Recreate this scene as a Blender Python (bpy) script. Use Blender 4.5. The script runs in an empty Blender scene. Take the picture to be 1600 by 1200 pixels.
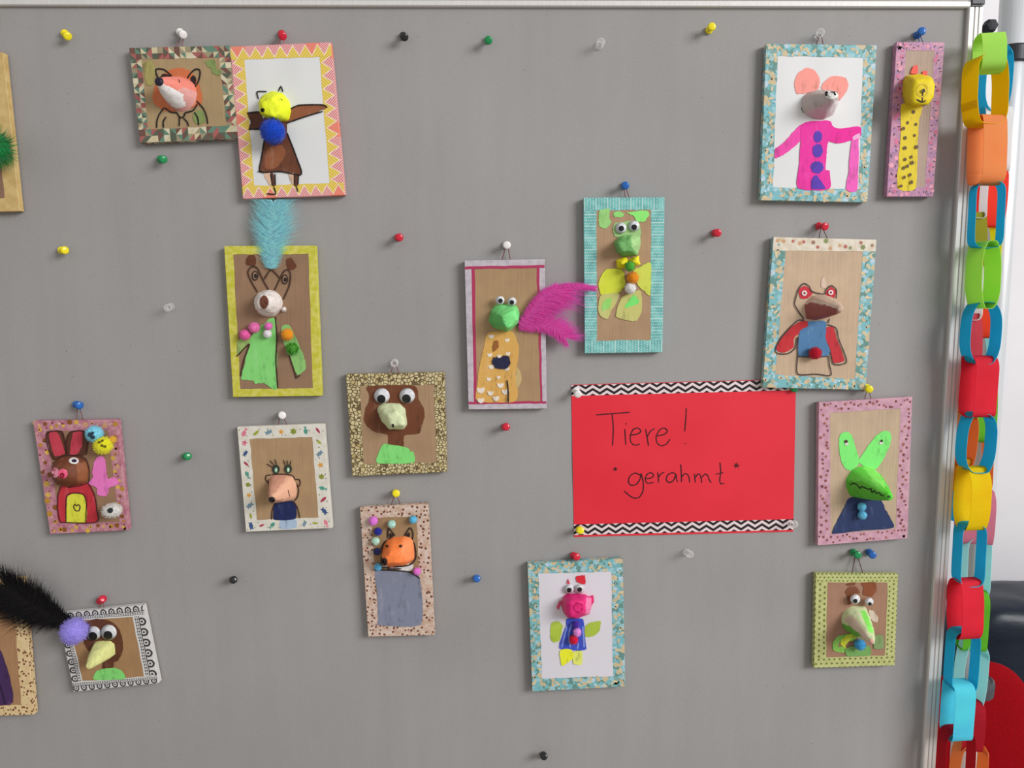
import bpy, bmesh, math, random
from mathutils import Vector, Matrix, noise
from mathutils.bvhtree import BVHTree
from mathutils.geometry import tessellate_polygon

random.seed(7)
S = bpy.context.scene
COL = S.collection
PI = math.pi

# ------------------------------------------------------------------ camera, world, light, exposure
PITCH, ROLL, DIST, F = 6.0, 0.12, 1.02, 1200.0
cam_d = bpy.data.cameras.new('camera')
cam_d.sensor_width = 36.0
cam_d.lens = F / 1600.0 * 36.0
cam_d.clip_start = 0.01
cam = bpy.data.objects.new('camera', cam_d)
COL.objects.link(cam)
CR = Matrix.Rotation(math.radians(90 - PITCH), 3, 'X') @ Matrix.Rotation(math.radians(ROLL), 3, 'Z')
CP = Vector((0.0, -DIST, 0.107))
cam.matrix_world = Matrix.Translation(CP) @ CR.to_4x4()
S.camera = cam

world = bpy.data.worlds.new('room_light')
S.world = world
world.use_nodes = True
bg = world.node_tree.nodes['Background']
bg.inputs[0].default_value = (1.0, 0.992, 0.982, 1)
bg.inputs[1].default_value = 0.50

ld = bpy.data.lights.new('window_daylight', 'AREA')
ld.shape = 'RECTANGLE'
ld.size, ld.size_y = 2.6, 2.0
ld.energy = 280
ld.color = (0.98, 0.985, 1.0)
lo = bpy.data.objects.new('window_daylight', ld)
COL.objects.link(lo)
lo.location = (4.1, -3.5, 2.0)
lo.rotation_euler = (Vector((0.25, 0, 0.0)) - Vector(lo.location)).to_track_quat('-Z', 'Y').to_euler()

S.view_settings.view_transform = 'Standard'
S.view_settings.look = 'None'
S.view_settings.gamma = 1.0
S.view_settings.use_curve_mapping = False
S.view_settings.exposure = 0.0

# ------------------------------------------------------------------ helpers
def W(px, py, d=0.0):
    """point where the ray of photo pixel (px,py) meets the plane d metres in front of the board"""
    r = CR @ Vector(((px - 800) / F, -(py - 600) / F, -1))
    t = (-d - CP.y) / r.y
    return CP + r * t

def ray(px, py):
    return (CR @ Vector(((px - 800) / F, -(py - 600) / F, -1))).normalized()

def proj(p):
    q = CR.transposed() @ (p - CP)
    return (800 - q.x / q.z * F, 600 + q.y / q.z * F)

def lin1(c):
    c /= 255.0
    return c / 12.92 if c <= 0.04045 else ((c + 0.055) / 1.055) ** 2.4

ALB = 1.08
def lin(c):
    return tuple(min(0.92, lin1(x) * ALB) for x in c[:3]) + (1.0,)

def shade(c, k):
    return tuple(max(0, min(255, x * k)) for x in c)

def mesh_obj(name, verts, faces, mats, parent=None, root_loc=None, mi=None, smooth=False, uvs=None):
    me = bpy.data.meshes.new(name)
    if root_loc is not None:
        verts = [(v[0] - root_loc[0], v[1] - root_loc[1], v[2] - root_loc[2]) for v in verts]
    me.from_pydata([tuple(v) for v in verts], [], faces)
    for m in (mats if isinstance(mats, (list, tuple)) else [mats]):
        me.materials.append(m)
    if mi:
        me.polygons.foreach_set('material_index', mi)
    if smooth:
        me.polygons.foreach_set('use_smooth', [True] * len(me.polygons))
    if uvs:
        uvl = me.uv_layers.new(name='UVMap')
        flat = []
        for f in uvs:
            for (a, b) in f:
                flat += [a, b]
        uvl.data.foreach_set('uv', flat)
    me.update()
    o = bpy.data.objects.new(name, me)
    COL.objects.link(o)
    if parent is not None:
        o.parent = parent
    return o

def thing(name, label, cat, loc, group=None):
    o = bpy.data.objects.new(name, None)
    o.empty_display_size = 0.02
    COL.objects.link(o)
    o.location = loc
    o['label'] = label
    o['category'] = cat
    if group:
        o['group'] = group
    return o

# ------------------------------------------------------------------ node helpers
class E:
    """a socket with arithmetic"""
    def __init__(s, nt, k):
        s.nt, s.k = nt, k
    def _m(s, op, b=None, c=None):
        n = s.nt.nodes.new('ShaderNodeMath')
        n.operation = op
        for i, x in enumerate((s, b, c)):
            if x is None:
                continue
            if isinstance(x, E):
                s.nt.links.new(x.k, n.inputs[i])
            else:
                n.inputs[i].default_value = x
        return E(s.nt, n.outputs[0])
    def __add__(s, o): return s._m('ADD', o)
    def __sub__(s, o): return s._m('SUBTRACT', o)
    def __mul__(s, o): return s._m('MULTIPLY', o)
    def __lt__(s, o): return s._m('LESS_THAN', o)
    def __gt__(s, o): return s._m('GREATER_THAN', o)
    def fr(s): return s._m('FRACT')
    def fl(s): return s._m('FLOOR')
    def ab(s): return s._m('ABSOLUTE')
    def sqrt(s): return s._m('SQRT')
    def mod(s, o): return s._m('FLOORED_MODULO', o)

class P:
    """builder for one material"""
    def __init__(s, name, rough=0.6):
        s.m = bpy.data.materials.new(name)
        s.m.use_nodes = True
        s.nt = s.m.node_tree
        s.b = s.nt.nodes['Principled BSDF']
        s.b.inputs['Roughness'].default_value = rough
        s.b.inputs['Specular IOR Level'].default_value = 0.3
    def coord(s, kind='UV'):
        return s.nt.nodes.new('ShaderNodeTexCoord').outputs[kind]
    def uv(s):
        n = s.nt.nodes.new('ShaderNodeSeparateXYZ')
        s.nt.links.new(s.coord('UV'), n.inputs[0])
        return E(s.nt, n.outputs[0]), E(s.nt, n.outputs[1])
    def noise(s, scale, kind='Object', detail=3, stretch=None, rough=0.55):
        v = s.coord(kind)
        if stretch:
            mp = s.nt.nodes.new('ShaderNodeMapping')
            mp.inputs['Scale'].default_value = stretch
            s.nt.links.new(v, mp.inputs[0])
            v = mp.outputs[0]
        n = s.nt.nodes.new('ShaderNodeTexNoise')
        n.inputs['Scale'].default_value = scale
        n.inputs['Detail'].default_value = detail
        n.inputs['Roughness'].default_value = rough
        s.nt.links.new(v, n.inputs['Vector'])
        return E(s.nt, n.outputs[0])
    def voro(s, scale, feature='F1', kind='UV', rnd=1.0):
        n = s.nt.nodes.new('ShaderNodeTexVoronoi')
        n.feature = feature
        n.inputs['Scale'].default_value = scale
        n.inputs['Randomness'].default_value = rnd
        s.nt.links.new(s.coord(kind), n.inputs['Vector'])
        return n
    def ramp(s, fac, stops, interp='LINEAR'):
        n = s.nt.nodes.new('ShaderNodeValToRGB')
        n.color_ramp.interpolation = interp
        el = n.color_ramp.elements
        while len(el) < len(stops):
            el.new(0.5)
        for e, (p, c) in zip(el, stops):
            e.position = p
            e.color = lin(c)
        s.nt.links.new(fac.k if isinstance(fac, E) else fac, n.inputs[0])
        return n.outputs[0]
    def rgb(s, c):
        n = s.nt.nodes.new('ShaderNodeRGB')
        n.outputs[0].default_value = lin(c)
        return n.outputs[0]
    def mix(s, fac, a, b):
        n = s.nt.nodes.new('ShaderNodeMix')
        n.data_type = 'RGBA'
        s.nt.links.new(fac.k if isinstance(fac, E) else fac, n.inputs['Factor'])
        for x, i in ((a, 6), (b, 7)):
            if isinstance(x, tuple):
                n.inputs[i].default_value = lin(x)
            else:
                s.nt.links.new(x, n.inputs[i])
        return n.outputs[2]
    def out(s, col):
        if isinstance(col, tuple):
            s.b.inputs['Base Color'].default_value = lin(col)
        else:
            s.nt.links.new(col, s.b.inputs['Base Color'])
        return s.m
    def bump(s, h, strength=0.3, dist=0.001):
        n = s.nt.nodes.new('ShaderNodeBump')
        n.inputs['Strength'].default_value = strength
        n.inputs['Distance'].default_value = dist
        s.nt.links.new(h.k if isinstance(h, E) else h, n.inputs['Height'])
        s.nt.links.new(n.outputs[0], s.b.inputs['Normal'])
    def gloss(s, coat=0.6, rough=0.12):
        s.b.inputs['Coat Weight'].default_value = coat
        s.b.inputs['Coat Roughness'].default_value = rough

_c = {}
def paint_mat(c, var=0.18, rough=0.6):
    k = ('paint', c, var, rough)
    if k not in _c:
        p = P('paint_%d_%d_%d' % tuple(int(x) for x in c), rough)
        n = p.noise(170, stretch=(1, 1, 0.28), detail=4, rough=0.65) * 0.65 + p.noise(60, detail=2) * 0.35
        p.bump(n, 0.3, 0.0007)
        pale = tuple(x + (235 - x) * var * 0.9 for x in c)
        _c[k] = p.out(p.ramp(n, [(0.33, shade(c, 1 - var * 1.1)), (0.46, c), (0.56, c), (0.70, pale)]))
    return _c[k]

def plain_mat(c, rough=0.5, coat=0.0, name='plain'):
    k = ('plain', c, rough, coat)
    if k not in _c:
        p = P('%s_%d_%d_%d' % ((name,) + tuple(int(x) for x in c)), rough)
        n = p.noise(60, detail=2)
        if coat:
            p.gloss(coat, 0.1)
        _c[k] = p.out(p.ramp(n, [(0.3, shade(c, 0.95)), (0.7, shade(c, 1.03))]))
    return _c[k]

def card_mat(c):
    c = (c[0] * 0.975, c[1], min(255, c[2] * 1.04))
    k = ('card', c)
    if k not in _c:
        p = P('cardboard', 0.75)
        n = p.noise(500, stretch=(1, 1, 0.03), detail=2)
        n2 = p.noise(40, detail=3)
        w = p.nt.nodes.new('ShaderNodeTexWave')
        w.bands_direction = 'X'
        w.inputs['Scale'].default_value = 80
        w.inputs['Distortion'].default_value = 0.6
        p.nt.links.new(p.coord('Object'), w.inputs['Vector'])
        h = n * 0.45 + n2 * 0.5 + E(p.nt, w.outputs[1]) * 0.04
        p.bump(E(p.nt, w.outputs[1]), 0.07, 0.0003)
        _c[k] = p.out(p.ramp(h, [(0.3, shade(c, 0.93)), (0.7, shade(c, 1.06))]))
    return _c[k]

def paper_mat(c):
    k = ('paper', c)
    if k not in _c:
        p = P('white_paper', 0.55)
        n = p.noise(14, detail=2, stretch=(1, 1, 0.3))
        _c[k] = p.out(p.ramp(n, [(0.3, shade(c, 0.975)), (0.7, shade(c, 1.02))]))
    return _c[k]

def fuzz_mat(c):
    k = ('fuzz', c)
    if k not in _c:
        p = P('fuzz_%d_%d_%d' % tuple(int(x) for x in c), 0.9)
        n = p.noise(700, detail=2)
        p.b.inputs['Specular IOR Level'].default_value = 0.1
        p.b.inputs['Sheen Weight'].default_value = 0.25
        _c[k] = p.out(p.ramp(n, [(0.3, shade(c, 0.85)), (0.7, shade(c, 1.15))]))
    return _c[k]

def feather_mat(c):
    k = ('feather', c)
    if k not in _c:
        p = P('feather_%d_%d_%d' % tuple(int(x) for x in c), 0.8)
        p.out(tuple(c))
        tr = p.nt.nodes.new('ShaderNodeBsdfTranslucent')
        tr.inputs[0].default_value = lin(c)
        mx = p.nt.nodes.new('ShaderNodeMixShader')
        mx.inputs[0].default_value = 0.6
        p.nt.links.new(p.b.outputs[0], mx.inputs[1])
        p.nt.links.new(tr.outputs[0], mx.inputs[2])
        p.nt.links.new(mx.outputs[0], p.nt.nodes['Material Output'].inputs[0])
        _c[k] = p.m
    return _c[k]

def clear_mat():
    if 'clear' not in _c:
        m = bpy.data.materials.new('clear_plastic')
        m.use_nodes = True
        nt = m.node_tree
        b = nt.nodes['Principled BSDF']
        b.inputs['Base Color'].default_value = (0.9, 0.89, 0.88, 1)
        b.inputs['Roughness'].default_value = 0.08
        t = nt.nodes.new('ShaderNodeBsdfTransparent')
        t.inputs[0].default_value = (0.97, 0.97, 0.97, 1)
        lw = nt.nodes.new('ShaderNodeLayerWeight')
        lw.inputs[0].default_value = 0.35
        mr = nt.nodes.new('ShaderNodeMapRange')
        mr.inputs['To Min'].default_value = 0.10
        mr.inputs['To Max'].default_value = 0.85
        nt.links.new(lw.outputs['Facing'], mr.inputs[0])
        mx = nt.nodes.new('ShaderNodeMixShader')
        nt.links.new(mr.outputs[0], mx.inputs[0])
        nt.links.new(t.outputs[0], mx.inputs[1])
        nt.links.new(b.outputs[0], mx.inputs[2])
        nt.links.new(mx.outputs[0], nt.nodes['Material Output'].inputs[0])
        _c['clear'] = m
    return _c['clear']

def dome_mat():
    if 'dome' not in _c:
        m = bpy.data.materials.new('clear_dome')
        m.use_nodes = True
        nt = m.node_tree
        nt.nodes.clear()
        o = nt.nodes.new('ShaderNodeOutputMaterial')
        mx = nt.nodes.new('ShaderNodeMixShader')
        t = nt.nodes.new('ShaderNodeBsdfTransparent')
        g = nt.nodes.new('ShaderNodeBsdfGlossy')
        g.inputs['Roughness'].default_value = 0.05
        fr = nt.nodes.new('ShaderNodeFresnel')
        fr.inputs[0].default_value = 1.4
        nt.links.new(fr.outputs[0], mx.inputs[0])
        nt.links.new(t.outputs[0], mx.inputs[1])
        nt.links.new(g.outputs[0], mx.inputs[2])
        nt.links.new(mx.outputs[0], o.inputs[0])
        _c['dome'] = m
    return _c['dome']

def metal_mat(name, c, rough=0.35, met=0.35):
    k = ('metal', name)
    if k not in _c:
        p = P(name, rough)
        p.b.inputs['Metallic'].default_value = met
        n = p.noise(30, stretch=(20, 20, 0.4), detail=2)
        _c[k] = p.out(p.ramp(n, [(0.3, shade(c, 0.97)), (0.7, shade(c, 1.02))]))
    return _c[k]

# ------------------------------------------------------------------ washi tape patterns (u along the strip in widths, v across: 0 inner, 1 outer)
def tape_zigzag():
    p = P('tape_zigzag', 0.45)
    u, v = p.uv()
    t = ((u * 1.05).fr() - 0.5).ab() * 2.0
    bd = t * 0.78 + 0.12
    up = v > bd
    hatch = ((u * 5.0 + v * 5.0).fr()) < 0.45
    pink = p.mix(hatch, (232, 186, 178), (196, 96, 108))
    sol = ((u * 0.175).fr()) < 0.2
    pink = p.mix(sol, pink, (226, 130, 110))
    yel = p.mix(((u * 4.0 - v * 4.0).fr()) < 0.4, (212, 178, 60), (226, 205, 120))
    c = p.mix(up, yel, pink)
    return p.out(p.mix((v - bd).ab() < 0.055, c, (232, 214, 200)))

def tape_mottle(name, a, b, scale=1.6, rough=0.5, coat=0.0):
    p = P(name, rough)
    n = p.noise(scale, 'UV', 3)
    if coat:
        p.gloss(coat, 0.1)
    return p.out(p.ramp(n, [(0.38, a), (0.62, b)]))

def tape_leopard():
    p = P('tape_gold_pebble', 0.45)
    vo = p.voro(3.5, 'DISTANCE_TO_EDGE')
    vc = p.voro(3.5)
    sp = p.nt.nodes.new('ShaderNodeSeparateColor')
    p.nt.links.new(vc.outputs['Color'], sp.inputs[0])
    cells = p.ramp(E(p.nt, sp.outputs[0]), [(0.0, (190, 170, 120)), (0.5, (206, 194, 152)), (1.0, (178, 156, 104))])
    return p.out(p.mix(E(p.nt, vo.outputs['Distance']) < 0.10, cells, (98, 82, 54)))

def tape_voro_dots(name, base_a, base_b, dot, scale, thr, prob=0.6, coat=0.0):
    p = P(name, 0.45)
    n = p.noise(2.2, 'UV', 3)
    base = p.ramp(n, [(0.35, base_a), (0.65, base_b)])
    v = p.voro(scale)
    sp = p.nt.nodes.new('ShaderNodeSeparateColor')
    p.nt.links.new(v.outputs['Color'], sp.inputs[0])
    f = (E(p.nt, v.outputs['Distance']) < thr) * (E(p.nt, sp.outputs[0]) < prob)
    if coat:
        p.gloss(coat, 0.1)
    return p.out(p.mix(f, base, dot))

def tape_lace():
    p = P('tape_lace', 0.45)
    u, v = p.uv()
    du = ((u * 1.15).fr() - 0.5) * 0.87
    dv = (v - 0.66) * 0.95
    r = (du * du + dv * dv).sqrt()
    ring = ((r - 0.265).ab() < 0.075) * (v > 0.47)
    core = (r < 0.09) * (v > 0.47)
    dots = (((u * 4.0).fr() < 0.68) * ((v * 7.0).fr() < 0.62)) * (v < 0.45) * (v > 0.1)
    line = (v - 0.47).ab() < 0.035
    f = ring + core + dots + line
    return p.out(p.mix(f._m('MINIMUM', 1.0), (205, 203, 200), (62, 60, 62)))

def tape_line():
    p = P('tape_silver_magenta', 0.4)
    u, v = p.uv()
    n = p.noise(1.5, 'UV', 3)
    sil = p.ramp(n, [(0.35, (172, 164, 172)), (0.65, (192, 184, 190))])
    return p.out(p.mix(v < 0.34, sil, (168, 52, 88)))

def tape_knit():
    p = P('tape_teal_knit', 0.45)
    u, v = p.uv()
    n = p.noise(1.3, 'UV', 2)
    base = p.ramp(n, [(0.35, (92, 158, 156)), (0.65, (128, 192, 186))])
    a = ((u * 4.2).fr() < 0.3) * (((v * 5.0) + ((u * 4.2).fl() * 0.5)).fr() < 0.55)
    b = (((u * 1.05).fr() < 0.09) * (((v * 9.0).fr()) < 0.75))
    f = (a * 0.7 + b)._m('MINIMUM', 0.85)
    return p.out(p.mix(f, base, (196, 216, 208)))

def tape_tropic():
    p = P('tape_tropic', 0.4)
    v = p.voro(3.4)
    sp = p.nt.nodes.new('ShaderNodeSeparateColor')
    p.nt.links.new(v.outputs['Color'], sp.inputs[0])
    p.gloss(0.35, 0.12)
    return p.out(p.ramp(E(p.nt, sp.outputs[0]), [(0.0, (116, 168, 170)), (0.2, (98, 138, 130)), (0.38, (148, 190, 198)),
                 (0.55, (118, 176, 182)), (0.7, (196, 178, 142)), (0.84, (126, 158, 150)), (0.93, (178, 198, 210))], 'CONSTANT'))

def tape_dotrows():
    p = P('tape_green_dots', 0.4)
    u, v = p.uv()
    n = p.noise(1.5, 'UV', 2)
    base = p.ramp(n, [(0.35, (170, 175, 110)), (0.65, (186, 190, 126))])
    du = (u * 2.0 + (v * 2.4).fl() * 0.5).fr() - 0.5
    dv = (v * 2.4).fr() - 0.5
    f = (du * du + dv * dv).sqrt() < 0.23
    return p.out(p.mix(f, base, (110, 106, 64)))

def tape_chevron():
    p = P('tape_chevron', 0.45)
    u, v = p.uv()
    t = ((u * 0.78).fr() - 0.5).ab() * 2.0
    f = ((v * 1.9 + t * 0.78 + 0.15).fr()) < 0.5
    return p.out(p.mix(f, (222, 205, 205), (34, 26, 30)))

TEX = {}

# ------------------------------------------------------------------ small geometry
def resample_closed(pts, sub=5, jit=0.0):
    n = len(pts)
    out = []
    for i in range(n):
        p0, p1, p2, p3 = pts[i - 1], pts[i], pts[(i + 1) % n], pts[(i + 2) % n]
        for k in range(sub):
            t = k / sub
            q = []
            for a in range(2):
                m1 = (p2[a] - p0[a]) * 0.32
                m2 = (p3[a] - p1[a]) * 0.32
                q.append((2 * t**3 - 3 * t**2 + 1) * p1[a] + (t**3 - 2 * t**2 + t) * m1
                         + (-2 * t**3 + 3 * t**2) * p2[a] + (t**3 - t**2) * m2 + random.uniform(-jit, jit))
            out.append(tuple(q))
    return out

def resample_open(pts, step):
    if len(pts) == 2:
        P4 = pts
        d = math.dist(pts[0], pts[1])
        n = max(2, int(d / step))
        return [tuple(pts[0][a] + (pts[1][a] - pts[0][a]) * k / n for a in range(2)) for k in range(n + 1)]
    out = []
    n = len(pts)
    for i in range(n - 1):
        p0 = pts[max(0, i - 1)]
        p1, p2 = pts[i], pts[i + 1]
        p3 = pts[min(n - 1, i + 2)]
        m = max(2, int(math.dist(p1, p2) / step))
        for k in range(m):
            t = k / m
            out.append(tuple((2 * t**3 - 3 * t**2 + 1) * p1[a] + (t**3 - 2 * t**2 + t) * (p2[a] - p0[a]) * 0.4
                       + (-2 * t**3 + 3 * t**2) * p2[a] + (t**3 - t**2) * (p3[a] - p1[a]) * 0.4 for a in range(2)))
    out.append(tuple(pts[-1]))
    return out

def inside(pt, poly):
    x, y = pt
    c = False
    j = len(poly) - 1
    for i in range(len(poly)):
        if (poly[i][1] > y) != (poly[j][1] > y) and x < (poly[j][0] - poly[i][0]) * (y - poly[i][1]) / (poly[j][1] - poly[i][1]) + poly[i][0]:
            c = not c
        j = i
    return c

def star_resample(poly, n):
    cx = sum(p[0] for p in poly) / len(poly)
    cy = sum(p[1] for p in poly) / len(poly)
    out = []
    for k in range(n):
        a = 2 * PI * k / n
        dx, dy = math.cos(a), math.sin(a)
        best = 1.0
        for i in range(len(poly)):
            x1, y1 = poly[i][0] - cx, poly[i][1] - cy
            x2, y2 = poly[(i + 1) % len(poly)][0] - cx, poly[(i + 1) % len(poly)][1] - cy
            ex, ey = x2 - x1, y2 - y1
            den = dx * ey - dy * ex
            if abs(den) < 1e-9:
                continue
            t = (x1 * ey - y1 * ex) / den
            s = (x1 * dy - y1 * dx) / den
            if t > 0 and -1e-6 <= s <= 1 + 1e-6:
                best = max(best, t)
        out.append((cx + dx * best, cy + dy * best))
    return out

def circle_pts(cx, cy, r, ry=None, n=14):
    ry = ry or r
    return [(cx + r * math.cos(2 * PI * k / n), cy + ry * math.sin(2 * PI * k / n)) for k in range(n)]

def tube(pts, r, n=6):
    verts, faces = [], []
    for i, p in enumerate(pts):
        a = pts[max(0, i - 1)]
        b = pts[min(len(pts) - 1, i + 1)]
        t = (b - a).normalized()
        u = t.cross(Vector((0, 1, 0.01))).normalized()
        v = t.cross(u)
        rr = r(i / (len(pts) - 1)) if callable(r) else r
        for k in range(n):
            g = 2 * PI * k / n
            verts.append(p + u * rr * math.cos(g) + v * rr * math.sin(g))
    for i in range(len(pts) - 1):
        for k in range(n):
            faces.append((i * n + k, i * n + (k + 1) % n, (i + 1) * n + (k + 1) % n, (i + 1) * n + k))
    faces.append(tuple(range(n - 1, -1, -1)))
    faces.append(tuple(range((len(pts) - 1) * n, len(pts) * n)))
    return verts, faces

def lathe(profile, n=20, axis='Z'):
    verts, faces = [], []
    for (r, z) in profile:
        for k in range(n):
            a = 2 * PI * k / n
            verts.append(Vector((r * math.cos(a), r * math.sin(a), z)))
    m = len(profile)
    for i in range(m - 1):
        for k in range(n):
            faces.append((i * n + k, i * n + (k + 1) % n, (i + 1) * n + (k + 1) % n, (i + 1) * n + k))
    faces.append(tuple(range(n - 1, -1, -1)))
    faces.append(tuple(range((m - 1) * n, m * n)))
    return verts, faces

def box_vf(x0, x1, y0, y1, z0, z1):
    v = [(x, y, z) for x in (x0, x1) for y in (y0, y1) for z in (z0, z1)]
    return v, [(0, 1, 3, 2), (4, 6, 7, 5), (0, 4, 5, 1), (2, 3, 7, 6), (0, 2, 6, 4), (1, 5, 7, 3)]

_ico = {}
def ico(sub):
    if sub not in _ico:
        bm = bmesh.new()
        bmesh.ops.create_icosphere(bm, subdivisions=sub, radius=1)
        bm.verts.ensure_lookup_table()
        _ico[sub] = ([v.co.copy() for v in bm.verts], [tuple(v.index for v in f.verts) for f in bm.faces])
        bm.free()
    return _ico[sub]

BLACK = (30, 26, 26)
WOODY = (70, 46, 34)
SHAPES = {
    'dot': [(math.cos(a * PI / 4), math.sin(a * PI / 4)) for a in range(8)],
    'star': [((1 if i % 2 == 0 else 0.5) * math.cos(i * PI / 5), (1 if i % 2 == 0 else 0.5) * math.sin(i * PI / 5)) for i in range(10)],
    'capsule': [(1.5, 0.1), (1.2, 0.62), (0.3, 0.55), (-0.6, 0.85), (-1.3, 0.7), (-1.55, 0), (-1.3, -0.7), (-0.6, -0.8), (0.3, -0.55), (1.2, -0.6)],
    'leaf': [(-1.2, 0), (-0.4, 0.35), (0.5, 0.4), (1.2, 0), (0.5, -0.4), (-0.4, -0.35)],
    'fish': [(-1.5, 0.6), (-0.9, 0.1), (-0.3, 0.6), (0.5, 0.6), (1.2, 0), (0.5, -0.6), (-0.3, -0.6), (-0.9, -0.1), (-1.5, -0.6)],
    'crab': [(-1.2, 0.7), (-0.6, 0.35), (-0.3, 0.6), (0.3, 0.6), (0.6, 0.35), (1.2, 0.7), (0.95, 0.1), (1.1, -0.6), (0.5, -0.4), (0, -0.65), (-0.5, -0.4), (-1.1, -0.6), (-0.95, 0.1)],
    'flower': [((1 if i % 2 == 0 else 0.6) * math.cos(i * PI / 6), (1 if i % 2 == 0 else 0.6) * math.sin(i * PI / 6)) for i in range(12)],
}

BACK, FRONT = 0.0016, 0.0115

def surf_ribbon(hitf, strokes, w, lift, off=None):
    """flat pen strokes lying on whatever surface hitf finds; strokes in photo pixels"""
    verts, faces = [], []
    for st in strokes:
        pts = resample_open(st, 2.2)
        H = [hitf(x, y) for x, y in pts]
        base = len(verts)
        n = len(H)
        for i, (p, nr) in enumerate(H):
            a = H[max(0, i - 1)][0]
            b = H[min(n - 1, i + 1)][0]
            t = (b - a)
            if t.length < 1e-9:
                t = Vector((1, 0, 0))
            s = nr.cross(t).normalized()
            k = 0.62 if i in (0, n - 1) else 1.0
            k *= random.uniform(0.86, 1.1)
            q = p + nr * lift
            verts += [q - s * w * 0.5 * k, q + s * w * 0.5 * k]
        for i in range(n - 1):
            j = base + i * 2
            faces.append((j, j + 1, j + 3, j + 2))
        # rounded ends
        for i, sg in ((0, -1), (n - 1, 1)):
            a, b = H[0 if i == 0 else n - 2][0], H[1 if i == 0 else n - 1][0]
            t = (b - a).normalized() * sg
            q = H[i][0] + H[i][1] * lift + t * w * 0.35
            verts.append(q)
            j = base + i * 2
            faces.append((j, j + 1, len(verts) - 1))
    return verts, faces

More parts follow.
